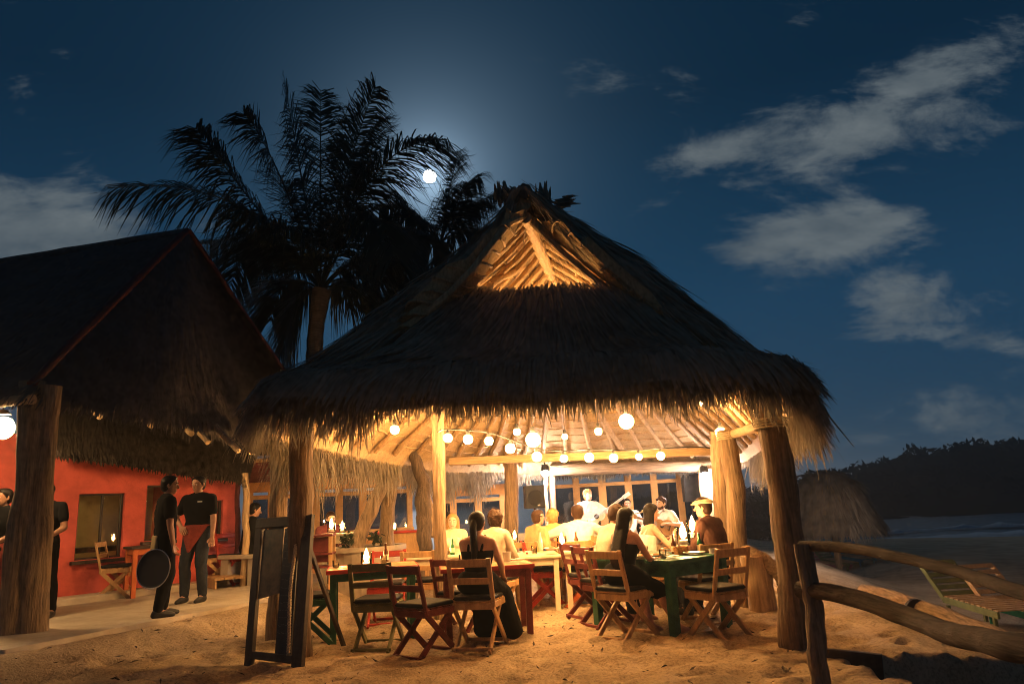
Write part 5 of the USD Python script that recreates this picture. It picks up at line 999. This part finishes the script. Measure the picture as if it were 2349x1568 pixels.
    # hair
    kind, hmn = hair[0], K[hair[1]]
    cap = m3.Manifold.batch_hull([sph(Hd((0, -.022, .045)), .094*s, 20), sph(Hd((0, .016, .056)), .080*s, 20), sph(Hd((0, -.035, -.01)), .078*s, 20)])
    face_n = Hd((0, 1, -.62))-Hd((0, 0, 0)); face_n /= np.linalg.norm(face_n)
    cap = cap.trim_by_plane(tuple(-face_n), float(-(Hd((0, .052, .055)) @ face_n)))
    hs = [cap]; r_ = np.random.default_rng(int(abs(loc[0]*1000)+abs(loc[1]*77)) % 9999)
    if kind == 'tail': hs += [hull((Hd((0, -.10, .02)), .036*s), (Hd((0, -.135, -.05)), .04*s)), hull((Hd((0, -.135, -.05)), .04*s), (A(shc+V(.0, -.115, -.08)), .042*s)), hull((A(shc+V(0, -.115, -.08)), .042*s), (A(chs+V(0, -.135, -.10)), .02*s))]
    if kind == 'long': hs += [hull((Hd((0, -.04, .03)), .095*s), (Hd((0, -.055, -.1)), .085*s)), m3.Manifold.batch_hull([sph(Hd((.04, -.06, -.1)), .055*s), sph(Hd((-.04, -.06, -.1)), .055*s), sph(A(wst+V(.055, -.125, .06)), .045*s), sph(A(wst+V(-.05, -.125, .06)), .045*s)]), m3.Manifold.batch_hull([sph(A(wst+V(.055, -.125, .06)), .045*s), sph(A(wst+V(-.05, -.125, .06)), .045*s), sph(A(wst+V(0, -.13, -.10)), .03*s)])]
    if kind == 'bob': hs += [m3.Manifold.batch_hull([sph(Hd((q*.055, -.035, .03)), .055*s) for q in (-1, 1)]+[sph(Hd((q*.065, -.04, -.13)), .05*s) for q in (-1, 1)]+[sph(Hd((0, -.07, -.13)), .05*s)])]
    if kind in ('curly', 'blondcurl'):
        for _ in range(110 if kind == 'curly' else 34):
            d = r_.normal(size=3); d /= np.linalg.norm(d); d[1] = -abs(d[1])*.9+.15; k = .098; c_ = (d[0]*k*.98, -.02+d[1]*k, .03+d[2]*k*(1.0 if d[2] > 0 else 1.35)); hs.append(sph(Hd(c_), r_.uniform(.022, .034)*s, 8))
    if kind == 'messy':
        for _ in range(26):
            d = r_.normal(size=3); d[2] = abs(d[2])+.35; d /= np.linalg.norm(d); c_ = (d[0]*.088, .0+d[1]*.088, .045+d[2]*.085); hs.append(hull((Hd(c_), .022*s), (Hd((c_[0]*1.12, c_[1]*1.1+.006, c_[2]*1.07)), .010*s)))
    if kind != 'bald': obj('hair', finish(hs, .022, 2 if kind in ('curly', 'messy', 'blondcurl') else 4), hmn, t, smooth=True)
    if beard: obj('beard', finish([m3.Manifold.batch_hull([sph(Hd((0, .062, -.082)), .033*s), sph(Hd((.045, .03, -.06)), .03*s), sph(Hd((-.045, .03, -.06)), .03*s)])], .02, 2), hmn, t, smooth=True)
    if extra: extra(t, dict(A=A, Hd=Hd, pel=pel, wst=wst, chs=chs, shc=shc, wr=wr, elb=elb, kne=kne, s=s, up=up, hip=hip))
    return t
def tube_m(a, b, c, r): return m3.Manifold.batch_boolean([hull((a, r), (b, r)), hull((b, r), (c, r))], m3.OpType.Add)
G0 = lambda x, y: float(h(x, y))
SE = .487                                             # top of a chair's cushion
def seated(lb, ch, dx=0.0, **k):
    x, y, yaw = ch; a = math.radians(yaw); k['hgt'] = k.get('hgt', 1.68)*.955; return person(lb, (x+math.sin(a)*.03, y+math.cos(a)*.03, G0(x, y)-.015), yaw+k.pop('dyaw', 0), sit=True, seat=SE, **k)
# the two waiters and the people by the red wall
def tray_cloth(t, g):
    A = g['A']; obj('waist_cloth', finish([m3.Manifold.batch_hull([sph(A(g['pel']+V(q*.10, -.10, .03)), .03) for q in (-1, 1)]+[sph(A(g['pel']+V(q*.09, -.125, -.17)), .02) for q in (-1, 1)])], .03, 3), K['c_khaki'], t, smooth=True)
w1 = V(*ground(368, 1412, .26)[:2], .254)
person('waiter in black seen from behind, holding a round black tray low at his side', w1, 52, hgt=1.66, hy=22, hp=4, top='c_black', bottom='c_black', sleeves=.6, skin='skin_dark', hair=('short', 'hair_black'), hands={-1: (-.22, .17, .78), 1: (.24, .06, .80)}, feet={-1: (-.11, .04, .075), 1: (.11, -.06, .075)}, extra=tray_cloth)
a = math.radians(52); tc = w1+V(*(at(362, 1306, w1[1]-.25)-w1))
tr_ = thing('tray', 'round black serving tray held on edge by the nearer waiter', 'tray', loc=at(354, 1304, w1[1]-.30))
dm = lathe([(.001, .0), (.205, .0), (.222, .018), (.218, .022), (.2, .008), (.001, .008)], 40); dm.apply_transform(trimesh.transformations.rotation_matrix(math.radians(84), [1, 0, 0])); dm.apply_transform(trimesh.transformations.rotation_matrix(math.radians(-12), [0, 0, 1]))
obj('disc', dm, K['black'], tr_, smooth=40); obj('rim', (lambda m: (m.apply_transform(trimesh.transformations.rotation_matrix(math.radians(84), [1, 0, 0])), m.apply_transform(trimesh.transformations.rotation_matrix(math.radians(-12), [0, 0, 1])), m)[-1])(tube(np.stack([.222*np.cos(np.linspace(0, 2*np.pi, 49)), .222*np.sin(np.linspace(0, 2*np.pi, 49)), .02+0*np.linspace(0, 1, 49)], 1), .006, 6)), K['metal'], tr_)
def apron(t, g):
    A = g['A']; p = g['pel']; v = [A(p+V(-.19, .09, .10)), A(p+V(.19, .09, .08)), A(p+V(.03, .165, -.24)), A(p+V(0, .145, .07))]; n_ = V(0, .012, 0)
    obj('apron', m3.Manifold.batch_hull([sph(v[0], .014), sph(v[1], .014), sph(v[2], .02), sph(v[3], .03)]), K['c_apron'], t, smooth=50)
    obj('waist_band', finish([m3.Manifold.batch_hull([ell(A(p+V(0, 0, .10)), V(.205, .145, .03))])], .04, 2), K['c_apron'], t, smooth=True)
    obj('name_badge', bar(A(g['chs']+V(-.12, .125, .10)), A(g['chs']+V(-.06, .14, .10)), .006, .016), K['white'], t)
w2 = V(*ground(446, 1378, .26)[:2], .254)
person('waiter in black polo and dark red apron facing us, head turned to his colleague', w2, 186, hgt=1.72, hy=10, hp=6, top='c_black', bottom='c_jeans', sleeves=.6, skin='skin', hair=('short', 'hair_black'), hands={-1: (-.26, .06, .78), 1: (.17, .14, 1.02)}, elbows={1: (1, -.5, -.2)}, feet={-1: (-.13, .03, .075), 1: (.12, .06, .075)}, extra=apron)
person('man in black seated on the pale block bench, turned right', (-4.70, 12.66, .25), 62, sit=True, seat=.505, hgt=1.66, lean=.16, hp=12, top='c_black', bottom='c_black', sleeves=1.9, hair=('short', 'hair_black'), skin='skin')
q = at(118, 1260, 9.6); person('person in black mostly hidden behind the massive veranda post', (q[0]-.12, q[1], .254), 165, hgt=1.68, top='c_black', bottom='c_black', skin='skin_dark', hair=('short', 'hair_black'), hands={-1: (-.1, .22, 1.0), 1: (.1, .22, 1.0)}, elbows={-1: (-1, -.6, -.1), 1: (1, -.6, -.1)}, feet={-1: (-.2, .1, .075), 1: (.1, .02, .075)})
q = at(-2, 1260, 9.3); person('person in dark clothes with a red apron cut off by the left edge', (q[0]+.02, q[1], .254), 200, hgt=1.62, top='c_black', bottom='c_apron', skin='skin_dark', hair=('short', 'hair_black'), hands={-1: (-.2, .25, 1.0), 1: (.2, .2, .95)})
# guests at the back
q = at(752, 1200, 13.0); person('diner in maroon bent over the candles at the high cream table', (q[0], q[1], q[2]-1.22), 150, sit=True, seat=.62, hgt=1.62, lean=.3, hp=18, top='c_maroon', bottom='c_black', sleeves=1.4, skin='skin_pale', hair=('short', 'hair_brown'), hands={-1: (-.1, .42, .85), 1: (.12, .42, .86)})
t = thing('bar_stool', 'wooden bar stool under the diner in maroon', 'stool', loc=(q[0], q[1], 0)); zz_ = q[2]-1.22+.62
obj('seat', m3.Manifold.cylinder(.04, .18, .18, 24).translate((0, 0, zz_-.045)), K['natural'], t)
for k in range(4): obj('leg', bar((.12*math.cos(k*1.57+.78), .12*math.sin(k*1.57+.78), zz_-.046), (.19*math.cos(k*1.57+.78), .19*math.sin(k*1.57+.78), -.05), .035, .035), K['natural'], t)
seated('woman in cream facing us beside the candle, next to the slim bright post', (-1.02, 10.98, 178), lean=.12, hgt=1.62, top='c_cream', bottom='c_khaki', skin='skin_pale', hair=('bob', 'hair_blond'), female=True, hp=6, sleeves=1.3)
chair('natural', 'light folding chair of the woman in cream facing us', -1.02, 10.98, 178)
# front row
seated('woman with a dark ponytail and black strappy top, back to us in the front row', C_PONY, lean=.06, hgt=1.66, top='c_black', bottom='c_black', tank=True, skin='skin', hair=('tail', 'hair_black'), female=True, dress='long', shoes=None, hands={-1: (-.12, .40, .76), 1: (.20, .30, .68)}, feet={-1: (-.02, .40, .075), 1: (.24, .30, .075)}, hy=6)
seated('woman with waist-long dark hair in a black dress, bare legs beside the green table', C_HAIR, lean=.20, hgt=1.60, top='c_black', bottom='c_black', tank=True, skin='skin', hair=('long', 'hair_black'), female=True, dress='short', shoes=None, hands={-1: (.02, .38, .80), 1: (.16, .42, .80)}, feet={-1: (.06, .36, .075), 1: (.36, .46, .075)}, hp=16, twist=.1)
CU = (-.36, 9.1, 32); chair('natural', 'light folding chair of the curly-haired woman', *CU)
seated('woman with curly brown hair and a cream jacket, behind the ponytailed woman', CU, lean=.08, hgt=1.64, top='c_cream', bottom='c_khaki', sleeves=1.9, skin='skin_pale', hair=('curly', 'hair_brown'), female=True)
def headband(t, g): obj('headband', (lambda m: m)(finish([m3.Manifold.batch_hull([ell(g['Hd']((0, -.008, .052)), V(.098, .102, .022)*g['s'])])], .03, 1)), K['c_cream'], t, smooth=True)
seated('man in a tan T-shirt with a pale headband, seated beside the blond woman', (.12, 10.55, 58), lean=.2, hgt=1.64, top='c_tan', bottom='c_khaki', skin='skin', hair=('short', 'hair_brown'), extra=headband, sleeves=.8, hands={-1: (-.1, .4, .84), 1: (.14, .36, .80)})
BL = (.50, 11.0, -22); chair('natural', 'light folding chair of the blond woman', *BL)
seated('blond woman in a yellow top, between the headband man and the white T-shirt', BL, lean=.1, hgt=1.66, top='c_yellow', bottom='c_khaki', skin='skin_pale', hair=('blondcurl', 'hair_blond'), female=True, sleeves=.35, hy=14)
seated('broad man in a white T-shirt seen from behind at the cream tables', (.80, 10.42, 4), lean=.26, hgt=1.78, top='c_tee', bottom='c_khaki', skin='skin', hair=('short', 'hair_brown'), sleeves=.85, hands={-1: (-.36, .36, .80), 1: (.30, .40, .80)}, elbows={-1: (-1, -.1, -.1), 1: (1, -.1, -.1)})
BG = (.90, 8.45, 62); chair('maroon', 'dark red folding chair of the man in the beige T-shirt', *BG)
seated('man in a beige T-shirt, arms folded on the green table, looking down', BG, lean=.34, hgt=1.72, top='c_beige', bottom='c_jeans', skin='skin', hair=('messy', 'hair_brown'), sleeves=.75, hands={-1: (.06, .40, .79), 1: (-.02, .36, .79)}, elbows={-1: (-1, .2, -.5), 1: (1, .2, -.5)}, hp=22, hy=12, shoes=None)
TK = (1.52, 9.28, 78); chair('natural', 'light folding chair of the woman in the white tank top', *TK)
seated('woman with a black bob and white tank top, raising her hand to her mouth', TK, lean=.16, hgt=1.64, top='c_tee', bottom='c_jeans', tank=True, skin='skin', hair=('bob', 'hair_black'), female=True, hands={-1: (.10, .34, .95), 1: (.16, .36, 1.0)}, elbows={-1: (-.5, .3, -.8), 1: (.5, .3, -.8)}, hp=6)
def flatcap(t, g):
    s = g['s']; obj('flat_cap', finish([m3.Manifold.batch_hull([ell(g['Hd']((0, -.025, .075)), V(.104, .115, .042)*s), ell(g['Hd']((0, .05, .066)), V(.09, .075, .026)*s)]), ell(g['Hd']((0, .105, .05)), V(.06, .04, .009)*s)], .03, 3), K['c_cap'], t, smooth=True)
CP = (2.28, 8.62, -46); 
seated('man in a dark brown shirt and beige flat cap, right of the bright candles', CP, lean=.22, hgt=1.74, top='c_brown', bottom='c_jeans', skin='skin', hair=('short', 'hair_brown'), sleeves=1.2, hy=-18, hands={-1: (-.12, .40, .80), 1: (.12, .40, .80)}, extra=flatcap)
# the band
def gtr(loc, neck_dir, nrm_, lb, m, s=1.0):
    t = thing('guitar', lb, 'guitar', loc=loc); d = unit(neck_dir); n_ = unit(V(nrm_)-d*(V(nrm_) @ d)); b = np.cross(d, n_)
    from shapely.geometry import Point; from shapely.ops import unary_union
    sh_ = unary_union([Point(-.10*s, 0).buffer(.165*s), Point(.13*s, 0).buffer(.12*s), Point(0, 0).buffer(.115*s)]).buffer(-.02).buffer(.02)
    mk = trimesh.creation.extrude_polygon(sh_, .07*s, engine='earcut'); T_ = np.eye(4); T_[:3, 0], T_[:3, 1], T_[:3, 2] = d, b, -n_*1; T_[:3, 2] = n_; mk.apply_transform(T_); mk.apply_translation(-n_*.035*s)
    if np.linalg.det(T_[:3, :3]) < 0: mk.invert()
    obj('body', mk, K[m], t); o = n_*.04*s
    obj('neck', bar(d*.2*s+o*.6, d*.72*s+o*.6, .045, .022, up=n_), K['natural' if m != 'c_tee' else m], t); obj('headstock', bar(d*.72*s+o*.5, d*.88*s+o*.3, .075, .018, up=n_), K['natural' if m != 'c_tee' else m], t); obj('bridge', bar(-d*.14*s-b*.05+o, -d*.14*s+b*.05+o, .02, .012, up=n_), K['dark'], t)
    obj('pickguard', m3.Manifold.cylinder(.004, .05*s, .05*s, 20).transform(np.array([[b[0], d[0], n_[0], o[0]+d[0]*.06*s], [b[1], d[1], n_[1], o[1]+d[1]*.06*s], [b[2], d[2], n_[2], o[2]+d[2]*.06*s]])), K['black'], t)
    obj('strings', cat_([tube([-d*.14*s+b*(k-2.5)*.007+o*1.2, d*.74*s+b*(k-2.5)*.005+o*1.0], .0012, 4) for k in range(6)]), K['metal'], t)
qg = at(1352, 1180, 15.0); fz = .10
person('guitarist in white standing in the glare of the stage light', (qg[0]-.02, qg[1], at(1352, 1122, 15.0)[2]-1.66), 158, hgt=1.66, hy=-14, hp=-6, top='c_tee', bottom='c_tee', skin='skin_pale', hair=('messy', 'hair_blond'), sleeves=.8, hands={1: (.02, .24, 1.02), -1: (-.40, .30, 1.20)}, elbows={1: (1, -.5, -.4), -1: (-1, -.2, -.6)})
gtr(at(1362, 1188, 14.72), at(1418, 1148, 14.72)-at(1362, 1188, 14.72), (.1, -1, .15), 'pale electric guitar held by the guitarist in white', 'c_tee')
qd = at(1441, 1200, 15.3); person('drummer in a white T-shirt sitting behind the cymbals', (qd[0], qd[1], at(1441, 1150, 15.3)[2]-1.27), 172, sit=True, seat=.48, hgt=1.68, top='c_tee', bottom='c_khaki', skin='skin', hair=('short', 'hair_black'), hands={-1: (-.2, .36, .78), 1: (.2, .36, .80)}, hy=6)
st_ = thing('drum_stool', 'round stool under the drummer', 'stool', loc=(qd[0], qd[1], 0)); z_ = at(1441, 1150, 15.3)[2]-1.27+.475; obj('seat', m3.Manifold.cylinder(.07, .17, .17, 24).translate((0, 0, z_-.075)), K['cushion'], st_); obj('post', tube([(0, 0, 0), (0, 0, z_-.07)], .02, 8), K['metal'], st_)
qs = at(1525, 1200, 14.0); person('bearded singer in a pale shirt at the microphone, turned to the left', (qs[0], qs[1], at(1525, 1147, 14.0)[2]-1.28), 232, sit=True, seat=.48, hgt=1.70, top='c_tee', bottom='c_khaki', skin='skin_pale', hair=('messy', 'hair_brown'), beard=True, hands={1: (.08, .26, .80), -1: (-.34, .30, .88)}, lean=.08)
gtr(at(1521, 1206, 13.75), V(-.8, -.35, .30), (-.4, -1, .15), 'small brown guitar on the singer\'s lap', 'natural', .85)
st_ = thing('stage_stool', 'stool under the singer', 'stool', loc=(qs[0], qs[1], 0)); z_ = at(1525, 1147, 14.0)[2]-1.28+.475; obj('seat', m3.Manifold.cylinder(.05, .17, .17, 24).translate((0, 0, z_-.055)), K['natural'], st_)
for k in range(4): obj('leg', bar((.11*math.cos(k*1.57), .11*math.sin(k*1.57), z_-.056), (.17*math.cos(k*1.57), .17*math.sin(k*1.57), -.03), .03, .03), K['natural'], st_)
# ------------------------------------------------------------------ thin damp night air (the glow round lamps and moon)
K['air'] = usdkit.material(stage, '/World/Looks/haze_air', {'v': ('principled_volume', dict(color=(.88, .93, .97), density=.0013, anisotropy=.45))}, [], volume='v.volume')
obj('haze', trimesh.creation.box(bounds=[(-930, -75, -4), (930, 4050, 26)]), K['air'], label='thin damp night air over the beach', kind='stuff')
